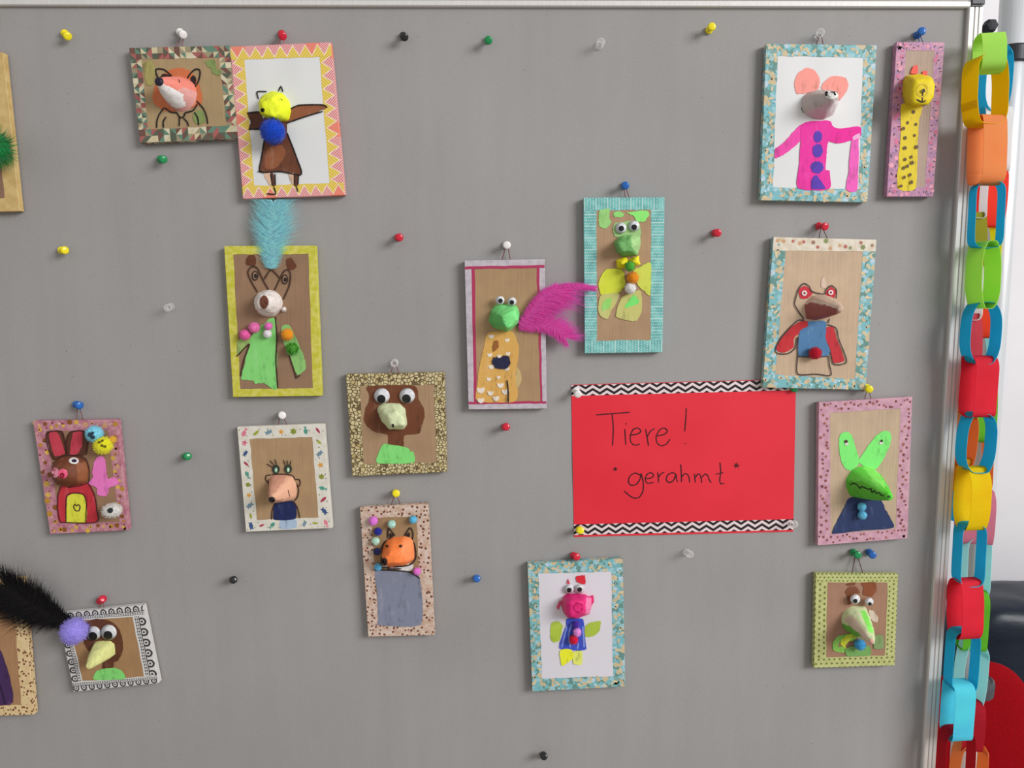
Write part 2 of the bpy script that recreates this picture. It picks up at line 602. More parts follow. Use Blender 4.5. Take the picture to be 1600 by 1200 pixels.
class Pic:
    def __init__(s, name, label, view, outer, inner, tape, face, decals=(), strips=None, seg=14, mosaic=None, group='animal pictures pinned to the board', printer=None):
        s.vx, s.vy, s.k = view
        s.out = [s.px(p) for p in outer]
        s.inn = [s.px(p) for p in inner]
        c = [W(*p, FRONT) for p in s.out]
        base = (c[2] + c[3]) * 0.5
        s.loc = Vector((base.x, -BACK, base.z))
        s.root = thing(name, label, 'picture', s.loc, group)
        s.bvh = []
        s.layer = 0
        s.mm = 0.85e-3 * s.k          # metres per view unit
        # backing board
        ci = c
        vv = [Vector((p.x, -FRONT, p.z)) for p in ci] + [Vector((p.x, -BACK, p.z)) for p in ci]
        mesh_obj('backing_board', vv, [(0, 3, 2, 1), (4, 5, 6, 7)] + [(i, (i + 1) % 4, 4 + (i + 1) % 4, 4 + i) for i in range(4)], face, s.root, s.loc)
        # tape strips
        wi = [W(*p, FRONT) for p in s.inn]
        order = [(0, 1), (2, 3), (3, 0), (1, 2)]
        for si, (a, b) in enumerate(order):
            tm = (strips or {}).get(si, tape)
            dc = (printer or {}).get(si, decals)
            oa, ob = c[a], c[b]
            ia, ib = wi[a], wi[b]
            # run the strip to the full outer length
            d = (ob - oa)
            L = d.length
            dn = d / L
            ta = (ia - oa).dot(dn)
            tb = (ib - oa).dot(dn)
            ha = (ia - oa - dn * ta)
            hb = (ib - oa - dn * tb)
            if si < 2:      # top and bottom run corner to corner over the side strips
                sl = (hb - ha) / max(1e-6, (tb - ta))
                ja = oa + (c[(a + 3) % 4] - oa).normalized() * (ha - sl * ta).length
                jb = ob + (c[(b + 1) % 4] - ob).normalized() * (ha + sl * (L - ta)).length
                up = 0.0003
            else:
                ja, jb = oa + ha.normalized() * ha.length, ob + hb.normalized() * hb.length
                sa = (c[(a + 3) % 4] - oa).normalized()
                sb = (c[(b + 1) % 4] - ob).normalized()
                ja, jb = oa + sa * ha.length, ob + sb * hb.length
                up = 0.00015
            wdt = ((ja - oa).length + (jb - ob).length) * 0.5
            nrm = Vector((0, -1, 0))
            outw = dn.cross(nrm).normalized()
            if (ja - oa).dot(outw) > 0:
                outw = -outw
            s.strip(oa, ob, ja, jb, L, wdt, outw, up, tm, dc, seg, mosaic)

    def strip(s, oa, ob, ja, jb, L, wdt, outw, up, tm, decals, seg, mosaic):
        verts, faces, uvs, mi = [], [], [], []
        mats = [tm] if mosaic is None else list(mosaic)
        n = seg if mosaic is None else max(4, int(L / wdt * 2.1))
        rows = 1 if mosaic is None else 2
        def at(t, v, lift=0.0):
            o = oa.lerp(ob, t)
            i = ja.lerp(jb, t)
            q = i.lerp(o, v)
            return Vector((q.x, -FRONT - up - lift, q.z))
        for i in range(n + 1):
            t = i / n
            jit = random.uniform(-0.0005, 0.0005)
            for r in range(rows + 1):
                q = at(t, r / rows, 0 if r else 0)
                if r == 0:
                    q = q - outw * jit
                verts.append(q)
            q = at(t, 1) + outw * 0.0004
            verts.append(Vector((q.x, -FRONT + 0.0002, q.z)))
            verts.append(Vector((q.x, -BACK - 0.001, q.z)))
        R = rows + 3
        th = (FRONT - BACK) / wdt
        vs = [r / rows for r in range(rows + 1)] + [1.02, 1 + th]
        flip = (ob - oa).cross(outw).y > 0
        for i in range(n):
            u0, u1 = i / n * L / wdt, (i + 1) / n * L / wdt
            for r in range(R - 1):
                a, b, cc, d = i * R + r, (i + 1) * R + r, (i + 1) * R + r + 1, i * R + r + 1
                UV = {a: (u0, vs[r]), b: (u1, vs[r]), cc: (u1, vs[r + 1]), d: (u0, vs[r + 1])}
                if mosaic is None:
                    fs = [(a, b, cc, d)]
                else:
                    fs = [(a, b, cc), (a, cc, d)] if random.random() < 0.5 else [(a, b, d), (b, cc, d)]
                for f in fs:
                    if flip:
                        f = f[::-1]
                    faces.append(f)
                    uvs.append([UV[x] for x in f])
                    mi.append(0 if mosaic is None else random.randrange(len(mats)))
        for (shape, cols, dens, size, ordered) in decals:
            base_i = len(mats)
            for cl in cols:
                mats.append(plain_mat(cl, 0.45, name='print'))
            seq = shape if isinstance(shape, tuple) else (shape,)
            num = max(1, int(L / wdt * dens))
            for k in range(num):
                t = (k + 0.5 + (0 if ordered else random.uniform(-0.4, 0.4))) / num
                v = 0.5 if ordered else random.uniform(0.14, 0.86)
                sc = random.uniform(*size) * wdt
                rot = random.uniform(0, 2 * PI)
                q = at(min(0.985, max(0.015, t)), v, 0.00012 + 0.00001 * (k % 7))
                b0 = len(verts)
                pts = SHAPES[seq[k % len(seq)]]
                for (x, y) in pts:
                    X = (x * math.cos(rot) - y * math.sin(rot)) * sc
                    Z = (x * math.sin(rot) + y * math.cos(rot)) * sc
                    verts.append(Vector((q.x + X, q.y, q.z + Z)))
                f = tuple(range(b0, len(verts)))
                faces.append(f)
                uvs.append([(0, 0)] * len(f))
                mi.append(base_i + (k % len(cols) if ordered else random.randrange(len(cols))))
        mesh_obj('tape_strip', verts, faces, mats, s.root, s.loc, mi, False, uvs)

    def px(s, p):
        return (s.vx + p[0] * s.k, s.vy + p[1] * s.k)

    def hit(s, x, y, base=None):
        d = ray(x, y)
        best = None
        for b in s.bvh:
            loc, nr, idx, dist = b.ray_cast(CP, d)
            if loc is not None and (best is None or dist < best[2]):
                if nr.dot(d) > 0:
                    nr = -nr
                best = (loc, nr, dist)
        if best:
            return best[0], best[1]
        return W(x, y, FRONT + 0.0004 + s.layer * 0.00008), Vector((0, -1, 0))

    def lay(s):
        s.layer += 1
        return FRONT + 0.00045 + s.layer * 0.00008

    def paint(s, name, c, pts, sub=6, jit=2.2, mat=None):
        d = s.lay()
        q = [s.px(p) for p in resample_closed(pts, sub, jit)]
        top = [W(x, y, d) for x, y in q]
        n = len(top)
        tri = tessellate_polygon([[Vector((x, y, 0)) for x, y in q]])
        verts = top + [Vector((v.x, -FRONT - 0.0003, v.z)) for v in top]
        faces = []
        for t in tri:
            a, b, c2 = (top[i] for i in t)
            faces.append(tuple(t) if (b - a).cross(c2 - a).y < 0 else tuple(t)[::-1])
        faces += [(i, (i + 1) % n, n + (i + 1) % n, n + i) for i in range(n)]
        return mesh_obj(name, verts, faces, mat or paint_mat(c), s.root, s.loc)

    def ink(s, strokes, w=9, c=BLACK, name='ink_lines', lift=0.00025):
        s.layer += 1
        v, f = surf_ribbon(s.hit, [[s.px(p) for p in st] for st in strokes], w * s.mm, lift)
        return mesh_obj(name, v, f, plain_mat(c, 0.5, name='ink'), s.root, s.loc)

    def spot(s, name, c, p, r, ry=None, lift=0.0003, parent=None):
        """painted spot that lies on the surface below it"""
        s.layer += 1
        s.spots = getattr(s, 'spots', 0) + 1
        lift += s.spots * 0.00006 if s.bvh else 0
        ry = ry or r
        verts, faces = [], []
        cx, cy = s.px(p)
        P0, N0 = s.hit(cx, cy)
        if s.bvh and P0.y < -FRONT - 0.004:
            lift += 0.0004
        verts.append(P0 + N0 * lift)
        n = 18
        rr = (0.35, 0.7, 1.0)
        for q in rr:
            for k in range(n):
                a = 2 * PI * k / n
                x, y = cx + r * q * s.k * math.cos(a), cy + ry * q * s.k * math.sin(a)
                h, nr = s.hit(x, y)
                if (h - P0).length > r * s.mm * 2.2:
                    h, nr = P0 + Vector((math.cos(a) * r * q * s.mm, 0.0006, -math.sin(a) * ry * q * s.mm)), N0
                verts.append(h + nr * lift + Vector((0, -0.0002, 0)))
        for k in range(n):
            faces.append((0, 1 + k, 1 + (k + 1) % n))
            for j in range(2):
                b = 1 + j * n
                faces.append((b + k, b + n + k, b + n + (k + 1) % n, b + (k + 1) % n))
        return mesh_obj(name, verts, faces, plain_mat(c, 0.45, name='spot'), parent or s.root, s.loc)

    def snout(s, name, c, base, tip, d=0.04, regions=(), n=44, rings=16, rough=0.0006, cap=0.003, bulge=0.15, low=FRONT):
        B = star_resample([s.px(p) for p in base], n)
        T = star_resample([s.px(p) for p in (circle_pts(*tip) if not isinstance(tip[0], tuple) else tip)], n)
        WB = [W(x, y, low - 0.0005) for x, y in B]
        WT = [W(x, y, d) for x, y in T]
        verts = []
        for i in range(rings + 1):
            t = i / rings
            e = t - bulge * math.sin(PI * t) * 0.6
            for k in range(n):
                q = WB[k].lerp(WT[k], t)
                q.x = WB[k].x + (WT[k].x - WB[k].x) * e
                q.z = WB[k].z + (WT[k].z - WB[k].z) * e
                verts.append(q)
        cen = sum((v for v in WT), Vector()) / n
        m = rings + 1
        for j, (sh, dd) in enumerate(((0.93, 0.5), (0.75, 0.85), (0.5, 0.97), (0.25, 1.0))):
            for k in range(n):
                q = cen.lerp(WT[k], sh)
                q.y -= cap * dd
                verts.append(q)
            m += 1
        q = cen.copy()
        q.y -= cap
        verts.append(q)
        off = Vector((random.uniform(0, 9), random.uniform(0, 9), random.uniform(0, 9)))
        for i, v in enumerate(verts):
            if i >= n:
                h = noise.noise_vector(v * 110 + off) * rough * 1.3 + noise.noise_vector(v * 320 + off) * rough * 0.9
                verts[i] = v + h
        faces = []
        for i in range(m - 1):
            for k in range(n):
                faces.append((i * n + k, i * n + (k + 1) % n, (i + 1) * n + (k + 1) % n, (i + 1) * n + k))
        for k in range(n):
            faces.append(((m - 1) * n + k, (m - 1) * n + (k + 1) % n, m * n))
        mats = [paint_mat(c, 0.12)] + [paint_mat(r[1], 0.12) for r in regions]
        polys = [[s.px(p) for p in r[0]] for r in regions]
        mi = []
        for f in faces:
            ce = sum((verts[i] for i in f), Vector()) / len(f)
            pp = proj(ce)
            w = 0
            for j, poly in enumerate(polys):
                if inside((pp[0] + random.uniform(-.8, .8), pp[1] + random.uniform(-.8, .8)), poly):
                    w = j + 1
            mi.append(w)
        o = mesh_obj(name, verts, faces, mats, s.root, s.loc, mi, True)
        s.bvh.append(BVHTree.FromPolygons([tuple(v) for v in verts], faces))
        return o

    def pom(s, c, p, r, ry=None, depth=None, tinsel=False, fuzz=0.22, name='pompom'):
        cx, cy = s.px(p)
        R = r * s.mm
        RY = (ry or r) * s.mm
        if depth is None:
            h, _ = s.hit(cx, cy)
            depth = -h.y + R * 0.8
        cen = W(cx, cy, depth)
        sc = (cen - CP).dot(ray(800, 600)) / DIST
        R *= sc
        RY *= sc
        V, Fc = ico(3)
        off = Vector((random.random() * 9, random.random() * 9, 0))
        verts = []
        for v in V:
            k = (1 + 0.09 * noise.noise(v * 3.5 + off)) * 0.93
            verts.append(cen + Vector((v.x * R * k, v.y * R * k, v.z * RY * k)))
        faces = list(Fc)
        rng = random.Random(int(cx * 31 + cy))
        nf = int(min(900, 160 + R * 1e3 * 42))
        for _ in range(nf):
            z = rng.uniform(-1, 1)
            a = rng.uniform(0, 2 * PI)
            q = math.sqrt(1 - z * z)
            dv = Vector((q * math.cos(a), q * math.sin(a), z))
            b = cen + Vector((dv.x * R, dv.y * R, dv.z * RY)) * 0.9
            t = Vector((rng.uniform(-1, 1), rng.uniform(-1, 1), rng.uniform(-1, 1)))
            d2 = (dv + t * 0.55).normalized()
            w = dv.cross(t).normalized() * (0.0003 if not tinsel else 0.0006)
            ln = R * rng.uniform(0.4, 1.0) * fuzz * (2.2 if tinsel else 1.0)
            i = len(verts)
            verts += [b - w, b + w, b + d2 * ln + dv * R * 0.06]
            faces.append((i, i + 1, i + 2))
        m = fuzz_mat(c) if not tinsel else plain_mat(c, 0.25, 0.5, name='tinsel')
        return mesh_obj(name, verts, faces, m, s.root, s.loc, smooth=not tinsel)

    def eye(s, p, r, pp, pr, d=None):
        cx, cy = s.px(p)
        if d is None:
            h, _ = s.hit(cx, cy)
            d = -h.y
        d0 = d
        cen = W(cx, cy, d0 + 0.0016)
        sc = (cen - CP).dot(ray(800, 600)) / DIST
        R = r * s.mm * sc
        rot = Matrix.Rotation(PI / 2, 3, 'X')
        v, f = lathe([(R * 0.98, -0.0016), (R, -0.0006), (R * 0.97, 0.0001), (R * 0.9, 0.0003), (R * 0.5, 0.0003)], 24)
        e = mesh_obj('googly_eye', [rot @ x + cen for x in v], f, plain_mat((232, 232, 236), 0.35, name='eye_white'), s.root, s.loc)
        pc = W(*s.px(pp), d0 + 0.0022)
        v, f = lathe([(pr * s.mm, 0), (pr * s.mm * 0.97, 0.0003)], 20)
        mesh_obj('pupil', [rot @ x + pc for x in v], f, plain_mat((18, 18, 20), 0.3, name='pupil'), e, s.loc)
        prof = [(R * math.cos(a), 0.0002 + R * 0.42 * math.sin(a)) for a in [i * PI / 2 / 7 for i in range(7)]] + [(R * 0.02, R * 0.42 + 0.0002)]
        v, f = lathe(prof, 24)
        mesh_obj('clear_dome', [rot @ x + cen for x in v], f[:-2] + f[-1:], dome_mat(), e, s.loc, smooth=True)
        return e

    def feather(s, shaft, wl, wr, c, n=650, d0=0.014, d1=0.02, curl=0.5, zmax=None, label=None, dark=0.75, wid=0.0007):
        pts = resample_open([s.px(p) for p in shaft], 3)
        N = len(pts)
        P3 = [W(x, y, d0 + (d1 - d0) * math.sin(i / (N - 1) * PI * 0.5)) for i, (x, y) in enumerate(pts)]
        v, f = tube(P3, lambda t: 0.0009 * (1 - t) + 0.0002, 5)
        sh = mesh_obj('feather', v, f, plain_mat(shade(c, 1.15), 0.5, name='quill'), s.root, s.loc)
        if label:
            sh['label'] = label
        verts, faces, mi = [], [], []
        rng = random.Random(len(s.root.name) + N)
        O = Vector((0, -1, 0))
        for side, wf in ((1, wl), (-1, wr)):
            for k in range(n):
                t = (k + rng.random()) / n
                x = t * (N - 1)
                i = min(N - 2, int(x))
                b = P3[i].lerp(P3[i + 1], x - i)
                a0, a1 = P3[max(0, i - 3)], P3[min(N - 1, i + 4)]
                T = (a1 - a0)
                T.y = 0
                T.normalize()
                Nn = T.cross(O).normalized() * side
                Lb = wf(t) * s.mm * (rng.uniform(0.6, 1.05) if rng.random() < 0.9 else rng.uniform(1.0, 1.3))
                ang = rng.uniform(0.05, 0.6) + t * t * 0.55
                q = b + O * rng.uniform(-0.001, 0.003)
                dirv = (Nn * math.cos(ang) + T * math.sin(ang))
                bend = rng.uniform(-0.1, curl)
                lift = rng.uniform(-0.25, 0.35)
                rows = []
                M = 5
                wob = rng.uniform(-0.9, 0.9)
                for m in range(M + 1):
                    u = m / M
                    dd = (dirv + T * bend * u + Nn * wob * math.sin(u * 5) * 0.3 + O * lift * (0.6 - u)).normalized()
                    if m:
                        q = q + dd * Lb / M
                        if zmax is not None and q.z > zmax:
                            q.z = zmax
                        if q.y > -0.001:
                            q.y = -0.001
                    w = dd.cross(O).normalized() * wid * 0.5 * (1.05 - u)
                    rows.append((q - w, q + w))
                j = len(verts)
                for r in rows:
                    verts += [r[0], r[1]]
                for m in range(M):
                    faces.append((j + m * 2, j + m * 2 + 1, j + m * 2 + 3, j + m * 2 + 2))
                    mi.append(rng.choice((0, 0, 1)))
        o = mesh_obj('barbs', verts, faces, [feather_mat(c), feather_mat(shade(c, dark))], sh, s.loc, mi)
        o['kind'] = 'stuff'
        return sh

    def string(s, pin, ends, c=(112, 62, 62)):
        """loop of thread from the picture's back over the pin; photo pixels"""
        strokes = []
        a = W(*pin, 0.005)
        A, B = (W(*s.px(e), FRONT * 0.6) for e in ends)
        A.z -= 0.004
        B.z -= 0.004
        pts = [A, a + Vector((-0.0012, 0, 0)), a + Vector((0, 0, 0.0012)), a + Vector((0.0012, 0, 0)), B]
        v, f = tube(pts, 0.00055, 6)
        mesh_obj('hanging_string', v, f, plain_mat(c, 0.8, name='thread'), s.root, s.loc)

# ------------------------------------------------------------------ setting
FLOOR_Z = -1.35
def struct(name, v, f, m):
    o = mesh_obj(name, v, f, m)
    o['kind'] = 'structure'
    return o

def wall_mat():
    p = P('painted_wall', 0.8)
    n = p.noise(3, detail=3)
    n2 = p.noise(220, detail=2)
    p.bump(n2, 0.12, 0.001)
    return p.out(p.ramp(n, [(0.3, (222, 219, 221)), (0.7, (229, 226, 227))]))
v, f = box_vf(-5.5, 3.4, 1.75, 1.87, FLOOR_Z, 1.9)
struct('wall_back', v, f, wall_mat())
def floor_mat():
    p = P('floor_lino', 0.5)
    n = p.noise(14, detail=4)
    return p.out(p.ramp(n, [(0.3, (140, 132, 122)), (0.7, (158, 150, 140))]))
v, f = box_vf(-5.5, 3.4, -3.0, 1.87, FLOOR_Z - 0.1, FLOOR_Z)
struct('floor', v, f, floor_mat())

# ------------------------------------------------------------------ the pinboard
def felt_mat():
    p = P('grey_felt', 0.95)
    p.b.inputs['Specular IOR Level'].default_value = 0.08
    fine = p.noise(650, detail=3)
    streak = p.noise(38, stretch=(1, 1, 0.10), detail=3)
    broad = p.noise(3.2, detail=2)
    h = fine * 0.46 + streak * 0.16 + broad * 0.38
    p.bump(fine, 0.35, 0.0006)
    c = p.ramp(h, [(0.33, (142, 139, 137)), (0.5, (151, 148, 146.5)), (0.67, (158, 156, 154.5))])
    v = p.voro(140, kind='Object')
    sp = p.nt.nodes.new('ShaderNodeSeparateColor')
    p.nt.links.new(v.outputs['Color'], sp.inputs[0])
    holes = (E(p.nt, v.outputs['Distance']) < 0.11) * (E(p.nt, sp.outputs[0]) < 0.05)
    return p.out(p.mix(holes * 0.5, c, (96, 92, 90)))

RD = 0.006                         # rails stand 6 mm proud of the felt
xi = (W(1513, 10, RD).x + W(1443, 1195, RD).x) * 0.5
xo = (W(1537, 10, RD).x + W(1464, 1195, RD).x) * 0.5
zt = (W(0, 11, RD).z + W(1513, 8, RD).z) * 0.5
XL, ZB = -1.05, -0.78
board = thing('pinboard', 'large grey felt pinboard in a silver aluminium frame', 'pinboard', (0, 0, ZB))
BL = Vector((0, 0, ZB))
v, f = box_vf(XL - 0.001, xi + 0.001, 0.0, 0.022, ZB - 0.001, zt + 0.001)
mesh_obj('felt_panel', v, f, felt_mat(), board, BL)
alu = metal_mat('brushed_aluminium', (212, 209, 205), 0.5, 0.25)
def rail(name, prof, a, b, axis, mat):
    """prof: (across, depth) outline extruded from a to b along the axis"""
    verts = []
    for t in (a, b):
        for (q, d) in prof:
            verts.append((q, -d, t) if axis == 'Z' else (t, -d, q))
    n = len(prof)
    faces = [(i, (i + 1) % n, n + (i + 1) % n, n + i) for i in range(n)]
    faces += [tuple(range(n - 1, -1, -1)), tuple(range(n, 2 * n))]
    return mesh_obj(name, verts, faces, mat, board, BL)
def ridged(i0, i1):
    w = i1 - i0
    return [(i0, -0.022), (i0, RD - 0.0015), (i0 + w * .06, RD), (i0 + w * .34, RD), (i0 + w * .36, RD - .002), (i0 + w * .42, RD - .002), (i0 + w * .44, RD),
            (i0 + w * .62, RD), (i0 + w * .64, RD - .002), (i0 + w * .70, RD - .002), (i0 + w * .72, RD), (i0 + w * .93, RD), (i1, RD - .002), (i1, -0.022)]
rail('side_rail', ridged(xi, xo), ZB, zt, 'Z', alu)
rw = xo - xi
rail('side_rail', ridged(XL, XL - rw), ZB, zt, 'Z', alu)
rail('top_rail', ridged(zt, zt + rw), XL, xi + 0.0015, 'X', alu)
rail('bottom_rail', ridged(ZB, ZB - rw), XL, xi, 'X', alu)
def corner(x0, x1):
    v, f = box_vf(min(x0, x1), max(x0, x1), -RD - 0.0012, 0.023, zt + 0.0015, zt + rw + 0.0012)
    bm = bmesh.new()
    vs = [bm.verts.new(q) for q in v]
    for q in f:
        bm.faces.new([vs[i] for i in q])
    bmesh.ops.recalc_face_normals(bm, faces=bm.faces)
    bmesh.ops.bevel(bm, geom=list(bm.edges), offset=0.0025, segments=2, affect='EDGES')
    bm.verts.index_update()
    vv = [q.co.copy() for q in bm.verts]
    ff = [tuple(w.index for w in q.verts) for q in bm.faces]
    bm.free()
    return mesh_obj('corner_cap', vv, ff, plain_mat((96, 96, 98), 0.5, name='grey_plastic'), board, BL)
corner(xi + 0.001, xo + 0.0012)
corner(XL - rw - 0.0012, XL - 0.001)
# black clamp knob at the top of the right rail
kc = W(1543.5, 43, -0.004)
v, f = lathe([(0.0035, -0.012), (0.0035, -0.004), (0.0075, -0.003), (0.0085, 0.0), (0.0085, 0.008), (0.007, 0.0105), (0.003, 0.011)], 6)
mesh_obj('clamp_knob', [Matrix.Rotation(PI / 2, 3, 'X') @ q + kc for q in v], f, plain_mat((30, 32, 38), 0.6, name='black_plastic'), board, BL)
v, f = box_vf(xo - 0.001, kc.x + 0.003, 0.012, 0.018, kc.z - 0.004, kc.z + 0.004)
mesh_obj('knob_bracket', v, f, plain_mat((60, 60, 64), 0.4, name='bracket'), board, BL)

# ------------------------------------------------------------------ pole behind the chains
PY = 0.105
px_ = (W(1588, 0, -PY).x + W(1506, 1150, -PY).x) * 0.5
pole = thing('stand_pole', 'tall pale grey metal pole right of the pinboard behind the paper chains', 'pole', (px_, PY, FLOOR_Z))
PLc = Vector((px_, PY, FLOOR_Z))
pr = 0.0185
v, f = lathe([(pr, 0.02), (pr, 0.75), (pr, 1.5), (pr, 2.2)], 40)
mesh_obj('tube', v, f, metal_mat('pole_metal', (206, 208, 210), 0.3), pole, None, smooth=True)
v, f = lathe([(0.13, 0.0), (0.13, 0.012), (0.12, 0.018), (0.03, 0.024), (0.022, 0.05)], 36)
mesh_obj('foot_plate', v, f, plain_mat((70, 72, 75), 0.4, name='foot'), pole, None)
zb = W(1590, 81, -PY + pr).z - FLOOR_Z
h = 0.0115
v, f = lathe([(pr, zb - h), (pr + .0025, zb - h), (pr + .0035, zb - h + .002), (pr + .0035, zb + h - .002), (pr + .0025, zb + h), (pr, zb + h)], 40)
mesh_obj('clamp_band', v, f, plain_mat((42, 44, 48), 0.45, name='black_band'), pole, None)
zd = W(1518, 1068, -PY).z - FLOOR_Z
v, f = lathe([(pr, zd - .013), (.031, zd - .013), (.0335, zd - .011), (.0345, zd + .006), (.0335, zd + .010), (.031, zd + .012), (.029, zd + .0095), (.024, zd + .0095), (.022, zd + .013), (pr, zd + .013)], 44)
mesh_obj('collar_disc', v, f, plain_mat((64, 66, 70), 0.45, 0.1, name='collar'), pole, None)

# ------------------------------------------------------------------ red chair and dark sofa behind
def rounded(name, cx, cy, cz, sx, sy, sz, mat, parent, rl, e=0.5, wob=0.0, nu=40, nv=24):
    verts, faces = [], []
    sg = lambda a, p: math.copysign(abs(a) ** p, a)
    for i in range(nv + 1):
        la = -PI / 2 + PI * i / nv
        for k in range(nu):
            lo_ = 2 * PI * k / nu
            q = Vector((sg(math.cos(la), e) * sg(math.cos(lo_), e) * sx, sg(math.cos(la), e) * sg(math.sin(lo_), e) * sy, sg(math.sin(la), e) * sz))
            if wob:
                q += noise.noise_vector(q * 9) * wob
            verts.append(q + Vector((cx, cy, cz)))
    for i in range(nv):
        for k in range(nu):
            faces.append((i * nu + k, i * nu + (k + 1) % nu, (i + 1) * nu + (k + 1) % nu, (i + 1) * nu + k))
    return mesh_obj(name, verts, faces, mat, parent, rl, smooth=True)

def cloth_mat(name, c, rough, bumps, sc):
    p = P(name, rough)
    if rough > 0.6:
        p.b.inputs['Specular IOR Level'].default_value = 0.08
    n = p.noise(sc, detail=4, stretch=(1, 1, 2.2))
    p.bump(n, bumps, 0.02)
    n2 = p.noise(300, detail=2)
    return p.out(p.ramp(n2, [(0.3, shade(c, 0.9)), (0.7, shade(c, 1.08))]))

CY = 0.62
top = W(1535, 1040, -CY)
chx = W(1532, 1200, -CY).x
red = cloth_mat('red_fabric', (138, 4, 14), 0.8, 0.05, 6)
chair = thing('small_chair', 'small red upholstered chair with a rounded back behind the paper chains', 'chair', (chx, CY, FLOOR_Z))
cl = Vector((chx, CY, FLOOR_Z))
rounded('backrest', chx, CY + 0.02, top.z - 0.235, 0.138, 0.035, 0.235, red, chair, cl, 0.85)
rounded('seat', chx, CY - 0.13, FLOOR_Z + 0.285, 0.165, 0.17, 0.04, red, chair, cl, 0.5)
for sx in (-1, 1):
    for sy in (-0.26, 0.0):
        vv, ff = tube([Vector((chx + sx * 0.12, CY + sy, FLOOR_Z + 0.26)), Vector((chx + sx * 0.135, CY + sy * 1.05, FLOOR_Z))], 0.012, 10)
        mesh_obj('leg', vv, ff, metal_mat('pole_metal', (200, 203, 206)), chair, cl)

SY = 1.2
sx0 = W(1538, 1000, -SY).x
sz1 = W(1580, 950, -SY - 0.05).z
lea = cloth_mat('navy_leather', (26, 33, 46), 0.36, 0.35, 3.2)
sofa = thing('leather_sofa', 'dark navy leather sofa standing against the white wall', 'sofa', (sx0 + 0.7, SY + 0.1, FLOOR_Z))
sl_ = Vector((sx0 + 0.7, SY + 0.1, FLOOR_Z))
rounded('backrest', sx0 + 0.72, SY + 0.19, sz1 - 0.24, 0.72, 0.14, 0.245, lea, sofa, sl_, 0.32, 0.014, 96, 48)
az = W(1492, 1008, -SY + 0.3).z
rounded('armrest', sx0 - 0.09, SY + 0.2, (az + FLOOR_Z) / 2, 0.09, 0.14, (az - FLOOR_Z) / 2, lea, sofa, sl_, 0.4, 0.01)
rounded('armrest', sx0 + 1.5, SY + 0.02, FLOOR_Z + 0.24, 0.10, 0.34, 0.24, lea, sofa, sl_, 0.4, 0.01)
rounded('seat_cushion', sx0 + 0.72, SY - 0.1, FLOOR_Z + 0.13, 0.7, 0.24, 0.12, lea, sofa, sl_, 0.35, 0.01)

# ------------------------------------------------------------------ paper chains
def chain_paper(c):
    k = ('chain', c)
    if k not in _c:
        k0 = c
        c = tuple(min(250, x * 1.07 + 3) for x in c)
        p = P('chain_paper_%d_%d_%d' % k0, 0.75)
        n = p.noise(25, detail=3)
        p.b.inputs['Specular IOR Level'].default_value = 0.15
        # thin paper lets some light through
        m = p.out(p.ramp(n, [(0.3, shade(c, 0.96)), (0.7, shade(c, 1.04))]))
        nt = p.nt
        tr = nt.nodes.new('ShaderNodeBsdfTranslucent')
        tr.inputs[0].default_value = lin(c)
        mx = nt.nodes.new('ShaderNodeMixShader')
        mx.inputs[0].default_value = 0.45
        out = nt.nodes['Material Output']
        nt.links.new(p.b.outputs[0], mx.inputs[1])
        nt.links.new(tr.outputs[0], mx.inputs[2])
        nt.links.new(mx.outputs[0], out.inputs[0])
        _c[k] = m
    return _c[k]

def paper_link(root, rl, c, kind, cx, y0, y1, depth, lw, sw, yaw=0.0, bend=0.0):
    """one glued loop of paper; kind F: strip faces the room, S: loop seen as a ring; pixel heights y0..y1"""
    a, b = W(cx, y0, depth), W(cx, y1, depth)
    cen = (a + b) * 0.5
    hh = (a.z - b.z) * 0.5
    R = Matrix.Rotation(yaw + (PI / 2 if kind == 'F' else 0), 3, 'Z')
    n = 56
    sg = lambda q, p: math.copysign(abs(q) ** p, q)
    ring = []
    rng = random.Random(int(cx * 7 + y0))
    ph = rng.uniform(0, 6)
    for k in range(n + 3):
        t = 2 * PI * k / n + ph
        x = sg(math.cos(t), 0.5) * lw * 0.5 + 0.0012 * math.sin(t * 3 + ph) + bend * math.cos(2 * t)
        z = sg(math.sin(t), 0.62) * hh
        if k >= n:
            x, z = x * 1.025, z * 1.008
        ring.append((x, z))
    verts, faces = [], []
    th = 0.00022
    for i, (x, z) in enumerate(ring):
        x2, z2 = ring[min(i + 1, len(ring) - 1)]
        x1, z1 = ring[max(i - 1, 0)]
        t = Vector((x2 - x1, 0, z2 - z1)).normalized()
        nn = Vector((t.z, 0, -t.x))
        skew = 0.0012 * math.sin(2 * PI * i / n + ph)
        for o_ in (-th, th):
            for w in (-sw / 2, sw / 2):
                verts.append(R @ (Vector((x, w + skew, z)) + nn * o_) + cen)
    m = len(ring)
    for i in range(m - 1):
        q = i * 4
        r = q + 4
        faces += [(q, q + 1, r + 1, r), (q + 2, r + 2, r + 3, q + 3), (q, r, r + 2, q + 2), (q + 1, q + 3, r + 3, r + 1)]
    faces += [(0, 2, 3, 1), ((m - 1) * 4, (m - 1) * 4 + 1, (m - 1) * 4 + 3, (m - 1) * 4 + 2)]
    return mesh_obj('paper_link', verts, faces, chain_paper(c), root, rl, smooth=False)

